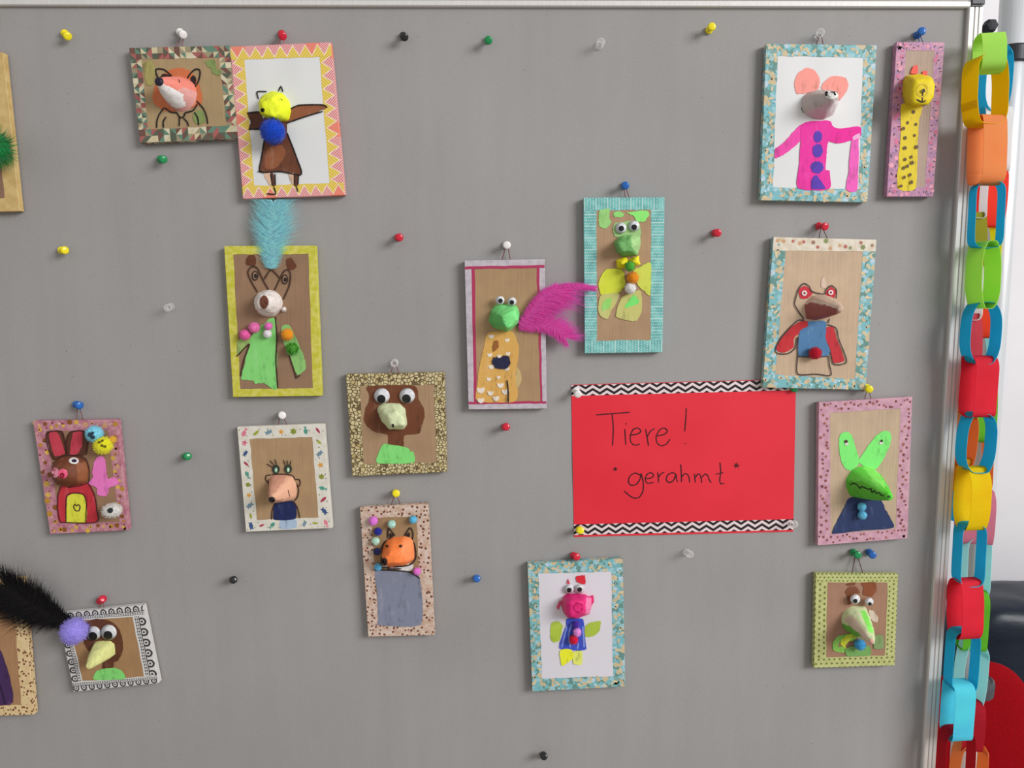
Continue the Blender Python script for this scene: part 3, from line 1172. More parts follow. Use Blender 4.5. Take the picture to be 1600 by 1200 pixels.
GREEN_L, YEL, ORA, TEAL, REDP, CYAN, LCY, DRED, GRN, MAU, OCH, WHT = (178, 232, 104), (240, 192, 16), (252, 146, 86), (48, 178, 206), (214, 44, 62), (92, 204, 230), (176, 236, 250), (178, 30, 46), (104, 182, 48), (206, 130, 150), (196, 146, 22), (236, 236, 238)
d1 = 0.030
c1 = W(1543, 43, d1)
ch1 = thing('paper_chain', 'front paper chain with a light green top loop hanging from the black knob', 'paper chain', c1, 'paper chains beside the pinboard')
for (c, k, cx, y0, y1, lw, sw, yaw) in [
    (GREEN_L, 'F', 1546, 54, 114, 0.032, 0.027, -0.2),
    (YEL, 'S', 1539, 88, 197, 0.044, 0.027, 0.18),
    (ORA, 'F', 1542, 181, 289, 0.030, 0.032, 0.12),
    (TEAL, 'S', 1541, 285, 388, 0.037, 0.020, -0.1),
    (GREEN_L, 'S', 1536, 377, 482, 0.024, 0.030, 0.12),
    (TEAL, 'S', 1532, 472, 568, 0.036, 0.026, -0.05),
    (REDP, 'F', 1529, 556, 651, 0.030, 0.032, 0.12),
    (TEAL, 'S', 1525, 645, 736, 0.036, 0.026, -0.02),
    (YEL, 'F', 1519, 729, 827, 0.030, 0.029, 0.15),
    (TEAL, 'S', 1514, 818, 912, 0.034, 0.022, 0.0),
    (REDP, 'F', 1508, 904, 996, 0.030, 0.031, 0.12),
    (TEAL, 'S', 1503, 984, 1077, 0.038, 0.020, 0.05),
    (CYAN, 'F', 1496, 1064, 1153, 0.030, 0.029, 0.1),
    (DRED, 'S', 1494, 1139, 1236, 0.042, 0.022, 0.0),
    (YEL, 'F', 1488, 1226, 1320, 0.030, 0.030, 0.1),
]:
    paper_link(ch1, c1, c, k, cx, y0, y1, d1, lw, sw, yaw)
d2 = -0.042
c2 = W(1555, 60, d2)
ch2 = thing('paper_chain', 'rear paper chain half hidden behind the front one, with white and mauve loops', 'paper chain', c2, 'paper chains beside the pinboard')
for (c, k, cx, y0, y1, lw, sw, yaw) in [
    (TEAL, 'S', 1555, 72, 178, 0.036, 0.024, 0.1),
    (WHT, 'F', 1555, 168, 270, 0.030, 0.034, -0.1),
    ((226, 62, 44), 'F', 1544, 258, 355, 0.028, 0.040, 0.15),
    ((240, 222, 52), 'S', 1538, 340, 446, 0.044, 0.022, 0.1),
    ((218, 72, 40), 'F', 1532, 434, 528, 0.030, 0.032, -0.1),
    (LCY, 'S', 1532, 518, 616, 0.046, 0.020, 0.1),
    (GRN, 'F', 1530, 604, 690, 0.030, 0.046, -0.1),
    (ORA, 'S', 1524, 678, 775, 0.052, 0.024, 0.1),
    (MAU, 'F', 1530, 764, 848, 0.030, 0.042, -0.2),
    (LCY, 'S', 1529, 838, 932, 0.038, 0.022, 0.1),
    (GRN, 'F', 1526, 922, 1014, 0.028, 0.033, -0.1),
    (LCY, 'S', 1524, 1002, 1104, 0.036, 0.022, 0.1),
    (DRED, 'F', 1522, 1094, 1170, 0.028, 0.030, -0.1),
    (ORA, 'S', 1520, 1158, 1250, 0.044, 0.022, 0.15),
]:
    paper_link(ch2, c2, c, k, cx - (7 if y0 > 300 else 3), y0, y1, d2, lw, sw, yaw)

c3 = W(1527, 250, -0.015)
ch3 = thing('paper_chain', 'third paper chain squeezed between board edge and front chain, with ochre and orange loops', 'paper chain', c3, 'paper chains beside the pinboard')
for (c, k, cx, y0, y1, lw, sw, yaw) in [
    (WHT, 'S', 1522, 250, 342, 0.020, 0.018, 0.0),
    ((150, 146, 40), 'F', 1519, 332, 424, 0.018, 0.020, 0.1),
    (WHT, 'S', 1514, 414, 500, 0.020, 0.018, 0.0),
    ((190, 66, 78), 'F', 1511, 490, 572, 0.018, 0.022, 0.1),
    (LCY, 'S', 1507, 562, 616, 0.022, 0.018, 0.0),
    (OCH, 'F', 1505, 606, 654, 0.018, 0.022, 0.1),
    (ORA, 'S', 1501, 644, 726, 0.024, 0.022, 0.1),
    (OCH, 'F', 1499, 716, 778, 0.018, 0.020, 0.1),
    (TEAL, 'S', 1496, 768, 816, 0.022, 0.018, 0.2),
]:
    paper_link(ch3, c3, c, k, cx + 5, y0, y1, -0.015, lw, sw, yaw)

# ------------------------------------------------------------------ red sign
def sign():
    k = 0.25
    V = lambda p: (870 + p[0] * k, 570 + p[1] * k)
    cs = [V(p) for p in ((90, 124), (1495, 88), (1478, 1043), (108, 1076))]
    base = W(1070, 838, 0)
    root = thing('paper_sign', 'red paper sign with black handwriting between two chevron tape strips', 'sign', (base.x, -0.0004, base.z))
    rl = Vector(root.location)
    def dep(a, b):
        return 0.0006 + 0.0009 * (0.5 + 0.5 * math.sin(a * 9 + b * 4)) * math.sin(PI * min(1, max(0, a))) + 0.0006 * (0.5 + 0.5 * math.sin(a * 5 - b * 11 + 1))* math.sin(PI * min(1, max(0, b)))
    def at(a, b, up=0.0):
        x = (cs[0][0] * (1 - a) + cs[1][0] * a) * (1 - b) + (cs[3][0] * (1 - a) + cs[2][0] * a) * b
        y = (cs[0][1] * (1 - a) + cs[1][1] * a) * (1 - b) + (cs[3][1] * (1 - a) + cs[2][1] * a) * b
        return W(x, y, dep(a, b) + up)
    def grid(a0, a1, b0, b1, nx, ny, up, uvw=None):
        verts = [at(a0 + (a1 - a0) * i / nx, b0 + (b1 - b0) * j / ny, up) for j in range(ny + 1) for i in range(nx + 1)]
        faces = [(j * (nx + 1) + i, (j + 1) * (nx + 1) + i, (j + 1) * (nx + 1) + i + 1, j * (nx + 1) + i + 1) for j in range(ny) for i in range(nx)]
        uv = None
        if uvw:
            L = 20.2
            uv = [[((q % (nx + 1)) / nx * L, 1 - (q // (nx + 1)) / ny) for q in f_] for f_ in faces]
        return verts, faces, uv
    v, f, _ = grid(0, 1, 0, 1, 48, 32, 0)
    p = P('red_paper', 0.6)
    p.b.inputs['Specular IOR Level'].default_value = 0.35
    n = p.noise(5, detail=3)
    mesh_obj('paper', v, f, p.out(p.ramp(n, [(0.3, (212, 34, 50)), (0.7, (222, 44, 60))])), root, rl, smooth=True)
    bv = BVHTree.FromPolygons([tuple(q) for q in v], f)
    ch = tape_chevron()
    for (b0, b1) in ((0.004, 0.074), (0.918, 0.988)):
        vv, ff, uv = grid(0, 1, b0, b1, 48, 2, 0.00022, True)
        mesh_obj('tape_strip', vv, ff, ch, root, rl, smooth=True, uvs=uv)
    def hit(x, y):
        loc, nr, i, d = bv.ray_cast(CP, ray(x, y))
        return (loc, Vector((0, -1, 0))) if loc else (W(x, y, 0.0015), Vector((0, -1, 0)))
    T = [[(245, 313), (350, 305), (455, 297)], [(345, 302), (353, 400), (348, 505)],
         [(425, 402), (431, 500)], [(430, 366), (434, 372)],
         [(462, 440), (505, 432), (526, 415), (510, 396), (480, 402), (460, 440), (462, 480), (485, 502), (518, 496)],
         [(555, 402), (564, 450), (573, 506)], [(565, 452), (585, 415), (612, 398)],
         [(626, 445), (670, 435), (692, 415), (672, 395), (645, 405), (622, 445), (625, 485), (650, 506), (685, 495), (708, 464)],
         [(809, 272), (806, 340), (799, 415)], [(801, 490), (805, 493)]]
    G = [[(352, 655), (378, 648)], [(358, 643), (372, 661)], [(368, 640), (362, 662)],
         [(1104, 630), (1142, 628)], [(1114, 617), (1134, 642)], [(1128, 612), (1116, 644)],
         [(522, 690), (490, 676), (458, 695), (447, 728), (462, 752), (495, 748), (520, 715), (526, 680), (540, 735), (538, 790), (512, 830), (470, 828), (420, 788)],
         [(556, 712), (592, 706), (606, 690), (590, 674), (565, 684), (552, 715), (568, 740), (606, 734)],
         [(630, 672), (634, 700), (636, 736)], [(635, 705), (650, 682), (672, 671)],
         [(746, 684), (722, 674), (692, 690), (684, 718), (700, 736), (728, 724), (746, 684), (747, 712), (756, 732)],
         [(774, 622), (778, 680), (780, 733)], [(780, 702), (800, 680), (820, 688), (828, 712), (830, 736)],
         [(860, 680), (866, 736)], [(866, 704), (884, 681), (898, 692), (906, 736)], [(906, 704), (928, 682), (944, 694), (954, 722), (966, 736)],
         [(1020, 612), (1024, 670), (1018, 722), (1026, 744), (1046, 740)], [(992, 684), (1040, 674)]]
    for nm, S_ in (('upper_line_lettering', T), ('lower_line_lettering', G)):
        v, f = surf_ribbon(hit, [[V(q) for q in st] for st in S_], 0.00165, 0.0002)
        mesh_obj(nm, v, f, plain_mat((62, 16, 24), 0.5, name='ink'), root, rl)
sign()

# ------------------------------------------------------------------ the pictures
TAN = (168, 134, 100)
def Vw(x, y, w, W_): return (x, y, w / W_)
V1 = Vw(190, 30, 370, 1531); V2 = Vw(330, 300, 190, 671); V3 = Vw(520, 550, 200, 1143); V4 = Vw(350, 630, 190, 1036)
V5 = Vw(540, 750, 160, 738); V6 = Vw(30, 610, 200, 1000); V7 = Vw(0, 880, 270, 1246); V8 = Vw(700, 360, 260, 1040)
U1 = Vw(890, 270, 180, 720); U3 = Vw(800, 840, 200, 923); U4 = Vw(1160, 30, 230, 920); U5 = Vw(1360, 20, 140, 542)
U6 = Vw(1170, 330, 220, 880); U7 = Vw(1250, 590, 200, 857); U8 = Vw(1250, 840, 180, 939); V0 = Vw(0, 0, 140, 400)

# --- fox, mosaic tape
mos = [plain_mat(c, 0.45, name='mosaic') for c in ((196, 184, 150), (84, 92, 76), (160, 92, 88), (96, 128, 110), (150, 138, 110), (108, 76, 66), (206, 196, 168))]
p = Pic('framed_fox_picture', 'tan picture of a pink snouted fox in green and red triangle tape', V1,
        [(50, 187), (697, 172), (752, 768), (122, 800)], [(130, 262), (628, 248), (682, 688), (170, 714)], None, card_mat((166, 138, 98)), mosaic=mos)
p.paint('painted_halo', (196, 108, 66), [(300, 332), (380, 314), (450, 340), (500, 420), (522, 510), (500, 560), (300, 600), (215, 550), (200, 500), (225, 410)])
for q in ([(540, 270), (600, 265), (610, 320), (560, 310)], [(580, 320), (640, 330), (630, 365), (590, 350)], [(470, 600), (520, 590), (540, 660), (490, 680), (460, 640)], [(140, 290), (190, 270), (220, 320), (200, 420), (160, 420)]):
    p.paint('green_smear', (124, 142, 82) if q[0][0] > 300 else (158, 148, 88), q)
p.ink([[(240, 388), (222, 345), (226, 322), (275, 326), (325, 368)], [(424, 386), (446, 350), (478, 324), (503, 326), (508, 352), (497, 402), (474, 438)],
       [(272, 575), (242, 620), (228, 665), (228, 702)], [(288, 632), (270, 662), (271, 700)], [(375, 632), (373, 690)], [(400, 640), (424, 664), (432, 692)],
       [(472, 603), (492, 640), (498, 684)], [(487, 530), (530, 580), (550, 630), (557, 677)],
       [(276, 572), (318, 600), (358, 606), (376, 634), (402, 632), (412, 606), (462, 590), (490, 548)]], 9)
p.paint('inner_ear', (52, 34, 28), [(252, 372), (268, 352), (300, 358), (322, 372), (280, 384)])
p.paint('inner_ear', (40, 28, 30), circle_pts(462, 396, 19, 32, 10))
p.snout('carton_snout', (222, 128, 112), circle_pts(388, 488, 105, 114, 18), (246, 404, 27), 0.046,
        [([(300, 480), (420, 440), (500, 480), (480, 620), (260, 620)], (212, 152, 146)),
         ([(220, 420), (262, 418), (350, 452), (400, 495), (420, 560), (350, 580), (280, 520), (240, 470)], (228, 222, 220))])
p.spot('nose', (32, 28, 44), (243, 404), 26)
p.ink([[(366, 390), (374, 400), (372, 410)]], 7)
p.string((286, 54), [(340, 178), (388, 176)], (140, 90, 90))

# --- yellow headed bird
p = Pic('framed_bird_picture', 'white picture of a yellow headed brown bird with a big blue pompom', V1,
        [(703, 180), (1352, 150), (1443, 1135), (787, 1160)], [(795, 262), (1280, 243), (1345, 1060), (858, 1078)], tape_zigzag(), paper_mat((214, 214, 213)))
BRN = (104, 60, 40)
p.paint('painted_wing', (92, 52, 38), [(812, 606), (888, 598), (912, 640), (905, 708), (824, 714), (834, 660)])
p.paint('painted_wing', (138, 82, 54), [(1090, 582), (1150, 556), (1290, 553), (1332, 568), (1240, 612), (1065, 672)])
p.paint('painted_dress', BRN, [(915, 640), (1062, 640), (1072, 740), (1135, 910), (1160, 1004), (1030, 986), (900, 990), (905, 900), (922, 790)], 5, 1)
p.paint('dress_highlight', (140, 84, 54), [(950, 830), (1040, 815), (1060, 880), (1000, 960), (930, 965), (930, 890)])  # lighter brown patch of paint on the dress
p.paint('painted_leg', (214, 176, 148), [(918, 992), (962, 992), (974, 1068), (950, 1062)])
p.paint('painted_leg', (214, 176, 148), [(1080, 995), (1120, 1000), (1120, 1066), (1100, 1060)])
for st in ([(970, 995), (984, 1076)], [(1132, 1002), (1130, 1076)]):
    p.ink([st], 22, (92, 54, 40), 'leg_line')
p.ink([[(922, 780), (904, 900), (898, 986), (1030, 985), (1160, 1005), (1136, 905), (1072, 738)], [(880, 985), (905, 986)], [(812, 606), (888, 598)], [(820, 712), (895, 706)],
       [(1092, 580), (1150, 556), (1292, 553), (1330, 568)], [(1066, 672), (1180, 632), (1300, 596)], [(885, 516), (877, 470), (938, 468)], [(1015, 466), (1030, 434), (1043, 470)],
       [(965, 1000), (975, 1075)], [(992, 1000), (994, 1075)], [(1118, 1004), (1118, 1075)], [(1144, 1006), (1140, 1070)], [(985, 1085), (995, 1130), (940, 1128)], [(1130, 1080), (1140, 1115)]], 8)
p.snout('carton_head', (226, 236, 40), [(888, 545), (915, 490), (975, 462), (1040, 478), (1085, 525), (1102, 600), (1085, 655), (1020, 668), (950, 648), (900, 612)],
        [(898, 545), (985, 500), (1010, 560), (980, 630), (915, 615)], 0.038, rough=0.0009)
p.spot('nose', BLACK, (914, 588), 13)
p.ink([[(1028, 514), (1040, 526)]], 7)
p.pom((18, 62, 172), (978, 726), 82, depth=FRONT + 0.018)
p.string((441, 57), [(1010, 166), (1058, 164)], (196, 100, 110))

# --- horned animal with blue feather
p = Pic('framed_deer_picture', 'brown picture of a horned animal in green coat under a light blue feather', V2,
        [(73, 300), (575, 297), (608, 1123), (122, 1130)], [(123, 345), (538, 342), (560, 1083), (160, 1087)], tape_mottle('tape_yellow', (186, 182, 50), (206, 198, 100), 1.4), card_mat((146, 112, 84)))
p.paint('painted_horn', (98, 56, 36), [(190, 380), (206, 350), (240, 350), (248, 388), (236, 410), (196, 402)])
p.paint('painted_horn', (98, 56, 36), [(412, 378), (440, 362), (460, 388), (470, 414), (448, 428), (424, 424)])
GC = (128, 204, 112)
p.paint('painted_coat', GC, [(322, 697), (355, 700), (362, 740), (362, 1072), (336, 1083), (290, 1055), (242, 1058), (228, 1040), (165, 1030), (186, 940), (206, 842), (216, 800), (270, 740), (300, 722)])
p.paint('painted_sleeve', (150, 176, 100), [(148, 820), (216, 790), (208, 840), (146, 900)])
p.paint('painted_sleeve', (136, 188, 108), [(388, 742), (430, 735), (470, 810), (515, 920), (520, 975), (478, 1012), (440, 930), (400, 830)])
p.ink([[(255, 552), (215, 482), (203, 440), (224, 412), (254, 420), (288, 490), (316, 538)], [(350, 542), (398, 442), (426, 430), (438, 460), (430, 520), (398, 592)],
       [(293, 482), (330, 430), (378, 475)], [(355, 690), (362, 800), (358, 940), (368, 1080)], [(140, 908), (210, 840), (180, 930), (162, 1015)], [(430, 900), (462, 1000), (468, 1026), (490, 1008)]], 8, WOODY)
for q in ((243, 462), (407, 482)):
    p.spot('painted_eye', (40, 28, 26), q, 18, 27)
    p.spot('eye_glint', (150, 120, 96), q, 12, 20)  # paler ellipse, leaves a ring around the pupil
    p.spot('pupil', (28, 22, 22), (q[0] + 2, q[1] + 2), 9, 13)
p.snout('carton_muzzle', (222, 212, 206), circle_pts(317, 614, 80, 76, 16), (297, 608, 44), 0.036, rough=0.0012)
p.spot('nose', (104, 60, 42), (293, 608), 24, 36)
p.snout('carton_knob', (222, 214, 208), circle_pts(400, 650, 16), (402, 648, 9), 0.018)
for c, q, r in (((226, 108, 164), (237, 748), 30), ((222, 90, 152), (187, 788), 30), ((224, 110, 178), (316, 740), 22), ((228, 214, 218), (311, 782), 23), ((238, 142, 26), (420, 787), 34)):
    p.pom(c, q, r)
p.pom((70, 150, 40), (447, 865), 30, tinsel=True)
def lobe(w, a=0.12, b=0.25):
    return lambda t: w * min(1.0, t / a + 0.1) * (1.0 if t < 1 - b else max(0.05, math.sqrt(max(0, (1 - t) / b))))
p.feather([(333, 425), (332, 340), (334, 250), (340, 150), (345, 60)], lambda t: 45 + 110 * min(1, t * 2.2), lambda t: 45 + 105 * min(1, t * 2.0),
          (188, 238, 255), 900, 0.0135, 0.009, 0.6, label='fluffy light blue feather', dark=0.88, zmax=W(420, 312, 0.011).z)

# --- owl with two big googly eyes
p = Pic('framed_owl_picture', 'square picture of a brown owl with two big googly eyes in gold pebble tape', V3,
        [(120, 200), (995, 183), (1018, 1068), (178, 1107)], [(240, 304), (905, 290), (925, 985), (275, 1002)], tape_leopard(), card_mat((164, 130, 96)))
OB = (106, 60, 36)
p.paint('painted_head', OB, [(318, 305), (700, 297), (758, 340), (766, 420), (810, 500), (820, 580), (792, 660), (770, 728), (640, 746), (632, 840), (580, 836), (500, 832), (490, 740), (380, 716), (308, 665), (280, 610), (290, 510), (320, 450), (325, 380)])
p.paint('painted_chest', (126, 212, 114), [(400, 992), (414, 890), (455, 820), (520, 830), (610, 840), (680, 864), (690, 890), (718, 892), (720, 990)])
p.snout('carton_beak', (208, 216, 172), [(400, 485), (450, 455), (600, 455), (645, 500), (668, 640), (640, 688), (505, 692), (432, 612), (400, 530)],
        [(478, 560), (560, 520), (640, 590), (640, 660), (520, 672), (490, 620)], 0.036, rough=0.0009)
p.spot('nostril', BLACK, (537, 655), 11, 16)
p.eye((437, 393), 70, (433, 420), 38)
p.eye((663, 392), 69, (657, 418), 40)
p.string((616, 568), [(508, 198), (604, 196)], (120, 70, 70))

# --- sea creature tape
fishcols = ((214, 120, 140), (150, 160, 50), (110, 136, 150), (214, 150, 60), (130, 140, 50), (80, 150, 130), (168, 60, 84), (62, 84, 130))
p = Pic('framed_eyelash_animal_picture', 'tan picture of a peach faced animal in white sea creature tape', V4,
        [(115, 205), (850, 178), (918, 1062), (190, 1093)], [(220, 305), (750, 287), (805, 975), (280, 995)], tape_mottle('tape_white', (206, 200, 186), (216, 212, 200)), card_mat((168, 134, 96)),
        decals=[(('fish', 'leaf', 'crab', 'star', 'flower'), fishcols, 1.12, (0.24, 0.31), True), ('dot', ((110, 120, 120), (120, 130, 70)), 2.0, (0.035, 0.06), False)])
p.paint('blue_tint', (164, 182, 204), [(478, 1002), (608, 988), (616, 1060), (486, 1072)])
p.paint('painted_sweater', (28, 38, 84), [(428, 858), (440, 845), (580, 832), (615, 870), (606, 985), (425, 992)])
p.snout('carton_face', (218, 166, 136), [(388, 640), (420, 612), (500, 606), (590, 620), (622, 690), (620, 790), (580, 830), (440, 850), (400, 815), (386, 720)],
        (412, 806, 28), 0.046, [([(395, 610), (540, 620), (430, 770), (380, 760)], (204, 146, 122))], rough=0.0005)  # top-left facet darker: its shade is put into the colour
p.spot('nose', (36, 26, 32), (408, 822), 26)
p.ink([[(384, 690), (356, 652), (362, 616), (402, 612)], [(604, 652), (640, 650), (650, 680), (640, 706), (618, 710)], [(380, 650), (382, 720)],
       [(410, 606), (480, 604), (580, 616), (612, 670), (636, 735), (626, 800), (600, 832)], [(430, 858), (410, 920), (406, 990)], [(590, 840), (626, 890), (645, 976)]], 10, (58, 38, 32))
for q in ((443, 562), (547, 560)):
    p.spot('painted_eye', (44, 52, 44), q, 33, 38)
    p.spot('eye_glint', (130, 176, 140), (q[0] + 2, q[1] + 6), 13, 22)  # light green middle of the drawn eye
    p.spot('eye_center', (205, 220, 205), (q[0] + 3, q[1] + 6), 7, 12)
p.ink([[(420, 548), (366, 518)], [(430, 532), (392, 488)], [(450, 528), (434, 478)], [(522, 532), (508, 484)], [(542, 526), (538, 487)], [(562, 532), (570, 490)], [(545, 740), (560, 796)]], 9, (58, 40, 32), 'lashes')
p.string((440, 649), [(450, 190), (548, 186)])

# --- orange fox with pompoms
p = Pic('framed_orange_fox_picture', 'narrow picture of an orange fox with grey body and small pompoms', V5,
        [(105, 200), (592, 172), (640, 1115), (165, 1128)], [(185, 275), (510, 262), (545, 1043), (240, 1045)],
        tape_voro_dots('tape_blossom', (186, 152, 130), (208, 190, 176), (108, 64, 50), 3.2, 0.33, 0.8), card_mat((156, 122, 84)))
p.paint('painted_body', (124, 128, 146), [(212, 655), (320, 650), (465, 664), (535, 708), (545, 1042), (243, 1046), (234, 1010), (227, 820)], 4, 0.8)
p.paint('white_collar', (214, 210, 206), [(262, 622), (400, 600), (484, 608), (480, 648), (440, 655), (330, 640)])
p.snout('carton_head', (238, 124, 62), [(264, 490), (298, 432), (340, 411), (440, 403), (486, 425), (500, 500), (497, 572), (440, 612), (320, 628), (270, 602), (262, 545)],
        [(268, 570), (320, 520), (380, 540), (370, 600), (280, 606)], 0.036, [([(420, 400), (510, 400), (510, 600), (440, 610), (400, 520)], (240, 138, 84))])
p.paint('nose_shadow', (30, 24, 24), [(252, 556), (262, 556), (262, 606), (252, 600)], 2)  # narrow dark strip along the left of the nose
p.spot('nose', (48, 36, 32), (282, 588), 21, 27)
p.spot('painted_eye', (70, 42, 26), (300, 478), 10)
p.spot('painted_eye', (60, 36, 24), (397, 478), 11)
p.ink([[(303, 416), (310, 350), (356, 402)], [(424, 402), (465, 344), (486, 385), (482, 422)], [(259, 500), (275, 456), (310, 425), (340, 408)], [(480, 418), (502, 490), (506, 560), (480, 602)],
       [(262, 632), (330, 628), (440, 618), (480, 602)], [(300, 640), (400, 640)], [(205, 646), (320, 650), (462, 664), (536, 710)]], 10, (48, 34, 32))
p.paint('inner_ear', (46, 32, 28), [(318, 412), (318, 385), (352, 402)], 2)
p.paint('inner_ear', (46, 32, 28), [(432, 402), (460, 378), (462, 408)], 2)
for c, q, r in (((222, 118, 206), (200, 295), 33), ((172, 216, 196), (333, 318), 29), ((96, 178, 216), (487, 286), 28), ((34, 40, 136), (233, 372), 29),
                ((178, 220, 192), (217, 440), 29), ((26, 28, 74), (228, 516), 27), ((94, 174, 216), (234, 627), 27), ((224, 112, 196), (515, 658), 28)):
    p.pom(c, q, r)
p.string((618, 772), [(320, 188), (404, 184)])

# --- rabbit
p = Pic('framed_rabbit_picture', 'picture of a brown rabbit in a red jacket with blue, yellow and white pompoms', V6,
        [(110, 240), (765, 230), (850, 1090), (245, 1120)], [(212, 318), (690, 312), (788, 1028), (322, 1036)],
        tape_mottle('tape_mauve', (168, 104, 122), (192, 138, 146), 1.5), card_mat((152, 114, 84)),
        decals=[('dot', ((178, 128, 44), (206, 166, 74), (132, 80, 34), (200, 150, 110)), 1.5, (0.16, 0.28), False), ('dot', ((130, 56, 66), (206, 186, 150)), 1.5, (0.06, 0.11), False)])
RB = (112, 62, 40)
p.paint('painted_ear', (88, 50, 34), [(214, 335), (230, 320), (330, 318), (358, 400), (370, 500), (280, 545), (240, 480)])
p.paint('painted_ear', (88, 50, 34), [(366, 405), (400, 325), (510, 320), (536, 400), (526, 490), (480, 515), (376, 502)])
p.paint('inner_ear', (190, 60, 76), [(236, 336), (300, 330), (356, 480), (340, 500), (280, 515), (250, 440)])
p.paint('inner_ear', (190, 60, 76), [(420, 336), (490, 325), (490, 430), (460, 490), (420, 510), (396, 490)])
p.paint('painted_jacket', (188, 46, 58), [(322, 752), (400, 742), (540, 726), (590, 820), (606, 930), (600, 1030), (320, 1030), (300, 920), (308, 800)])
p.paint('painted_belly', (214, 212, 64), [(366, 1028), (370, 900), (376, 830), (430, 803), (500, 815), (525, 880), (520, 1028)])
p.paint('painted_butterfly', (226, 118, 186), [(580, 580), (600, 530), (640, 510), (670, 545), (680, 640), (692, 690), (740, 680), (780, 715), (760, 740), (700, 762), (695, 800), (670, 828), (612, 815), (606, 760), (540, 730), (575, 680), (570, 640)])
p.snout('carton_head', RB, [(256, 600), (275, 550), (330, 516), (450, 510), (520, 540), (546, 620), (540, 712), (480, 740), (380, 756), (300, 736), (258, 690)],
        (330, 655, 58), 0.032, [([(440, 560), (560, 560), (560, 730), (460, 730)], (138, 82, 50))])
p.spot('nose_patch', (200, 130, 144), (284, 642), 28, 40)
p.spot('nose', (222, 88, 124), (342, 650), 36)
p.spot('nostril', (140, 20, 44), (338, 664), 20, 22)
p.spot('eye_white', (222, 218, 216), (428, 552), 38, 25)
p.spot('pupil', (48, 40, 58), (430, 553), 21, 13)
p.ink([[(272, 545), (232, 470), (215, 335), (330, 320), (358, 400), (368, 500)], [(376, 500), (366, 405), (400, 325), (512, 320), (536, 400), (522, 505)],
       [(262, 570), (330, 516), (450, 508), (522, 540), (548, 625), (540, 715), (470, 745), (380, 758)], [(325, 752), (304, 820), (300, 920), (320, 1028)],
       [(542, 727), (590, 820), (606, 930), (600, 1030), (320, 1030)], [(366, 1025), (372, 830), (430, 802), (502, 815), (526, 880), (520, 1025)],
       [(452, 905), (436, 890), (426, 908), (440, 938), (468, 940), (476, 908), (462, 890), (452, 905)]], 8, (64, 26, 26))
p.pom((118, 190, 216), (588, 340), 66)
p.pom((230, 212, 34), (657, 430), 72)
p.pom((206, 160, 50), (728, 385), 30)
p.pom((204, 200, 194), (725, 938), 74, 56)
for q, r in (((555, 345), 18), ((575, 365), 16), ((572, 335), 12)):
    p.pom((38, 58, 76), q, r, depth=FRONT + 0.0205)
for q in ((625, 405), (648, 430), (672, 437), (650, 392)):
    p.pom((92, 88, 22), q, 9, depth=FRONT + 0.0225)
p.pom((44, 46, 48), (712, 938), 22, depth=FRONT + 0.021)
p.string((122, 634), [(447, 234), (506, 232)])

# --- brown bird with black feather
p = Pic('framed_beak_bird_picture', 'small picture of a brown bird with yellow beak and black feather', V7,
        [(418, 366), (1030, 303), (1143, 862), (535, 925)], [(500, 416), (955, 385), (1040, 815), (596, 850)], tape_lace(), card_mat((162, 122, 82)))
p.paint('painted_head', (92, 52, 34), [(596, 470), (620, 425), (700, 402), (800, 420), (860, 480), (886, 570), (880, 650), (852, 700), (822, 716), (815, 762), (770, 770), (735, 755), (738, 720), (650, 650), (608, 580)])
p.paint('painted_chest', (128, 208, 112), [(680, 842), (692, 782), (730, 766), (815, 755), (872, 772), (900, 812), (894, 836)])
p.snout('carton_beak', (216, 216, 142), [(672, 590), (690, 562), (730, 555), (800, 556), (830, 580), (838, 655), (770, 700), (690, 712)],
        (648, 735, 26), 0.048, rough=0.0005)
p.eye((672, 507), 52, (670, 527), 33)
p.eye((782, 500), 56, (778, 520), 34)
p.pom((142, 128, 214), (535, 490), 96, depth=FRONT + 0.012)
p.feather([(515, 425), (420, 385), (320, 335), (200, 262), (110, 205), (50, 165)], lambda t: 45 + 150 * min(1, t * 2.2), lambda t: 80 + 250 * min(1, t * 2.0), (40, 37, 38), 1200, 0.016, 0.022, 0.5,
          label='black feather with loose barbs', wid=0.0009)
p.string((160, 940), [(706, 334), (752, 328)])

# --- cropped picture at the lower left edge
p = Pic('framed_purple_picture', 'tan picture with a dark purple shape, cut off by the lower left edge', V7,
        [(-440, 150), (162, 106), (243, 1090), (-380, 1112)], [(-360, 205), (92, 165), (152, 1020), (-310, 1040)],
        tape_voro_dots('tape_meadow', (206, 178, 130), (218, 194, 150), (124, 78, 52), 3.4, 0.36, 0.95), card_mat((166, 122, 84)))
p.paint('painted_cloak', (66, 40, 84), [(-200, 760), (-120, 650), (0, 628), (30, 700), (65, 800), (95, 960), (84, 1010), (40, 1022), (-180, 1022)])
p.ink([[(-10, 850), (15, 930), (35, 1015)]], 9, (36, 22, 44))
p.string((-22, 888), [(-160, 130), (-100, 126)])

# --- cropped picture at the upper left edge
p = Pic('framed_green_fluff_picture', 'tan gold taped picture with green fluff, cut off by the upper left edge', V0,
        [(-370, 250), (12, 234), (86, 941), (-300, 950)], [(-310, 310), (-40, 300), (22, 885), (-240, 895)], tape_mottle('tape_gold', (190, 158, 100), (204, 176, 118), 1.2), card_mat((140, 104, 82)))
p.pom((20, 118, 56), (-22, 660), 62, 72, depth=FRONT + 0.022, fuzz=0.95, name='fluff_ball')
p.paint('painted_body', (90, 60, 110), [(-200, 760), (-60, 730), (-20, 880), (-200, 886)])
p.string((-55, 70), [(-200, 244), (-150, 241)])

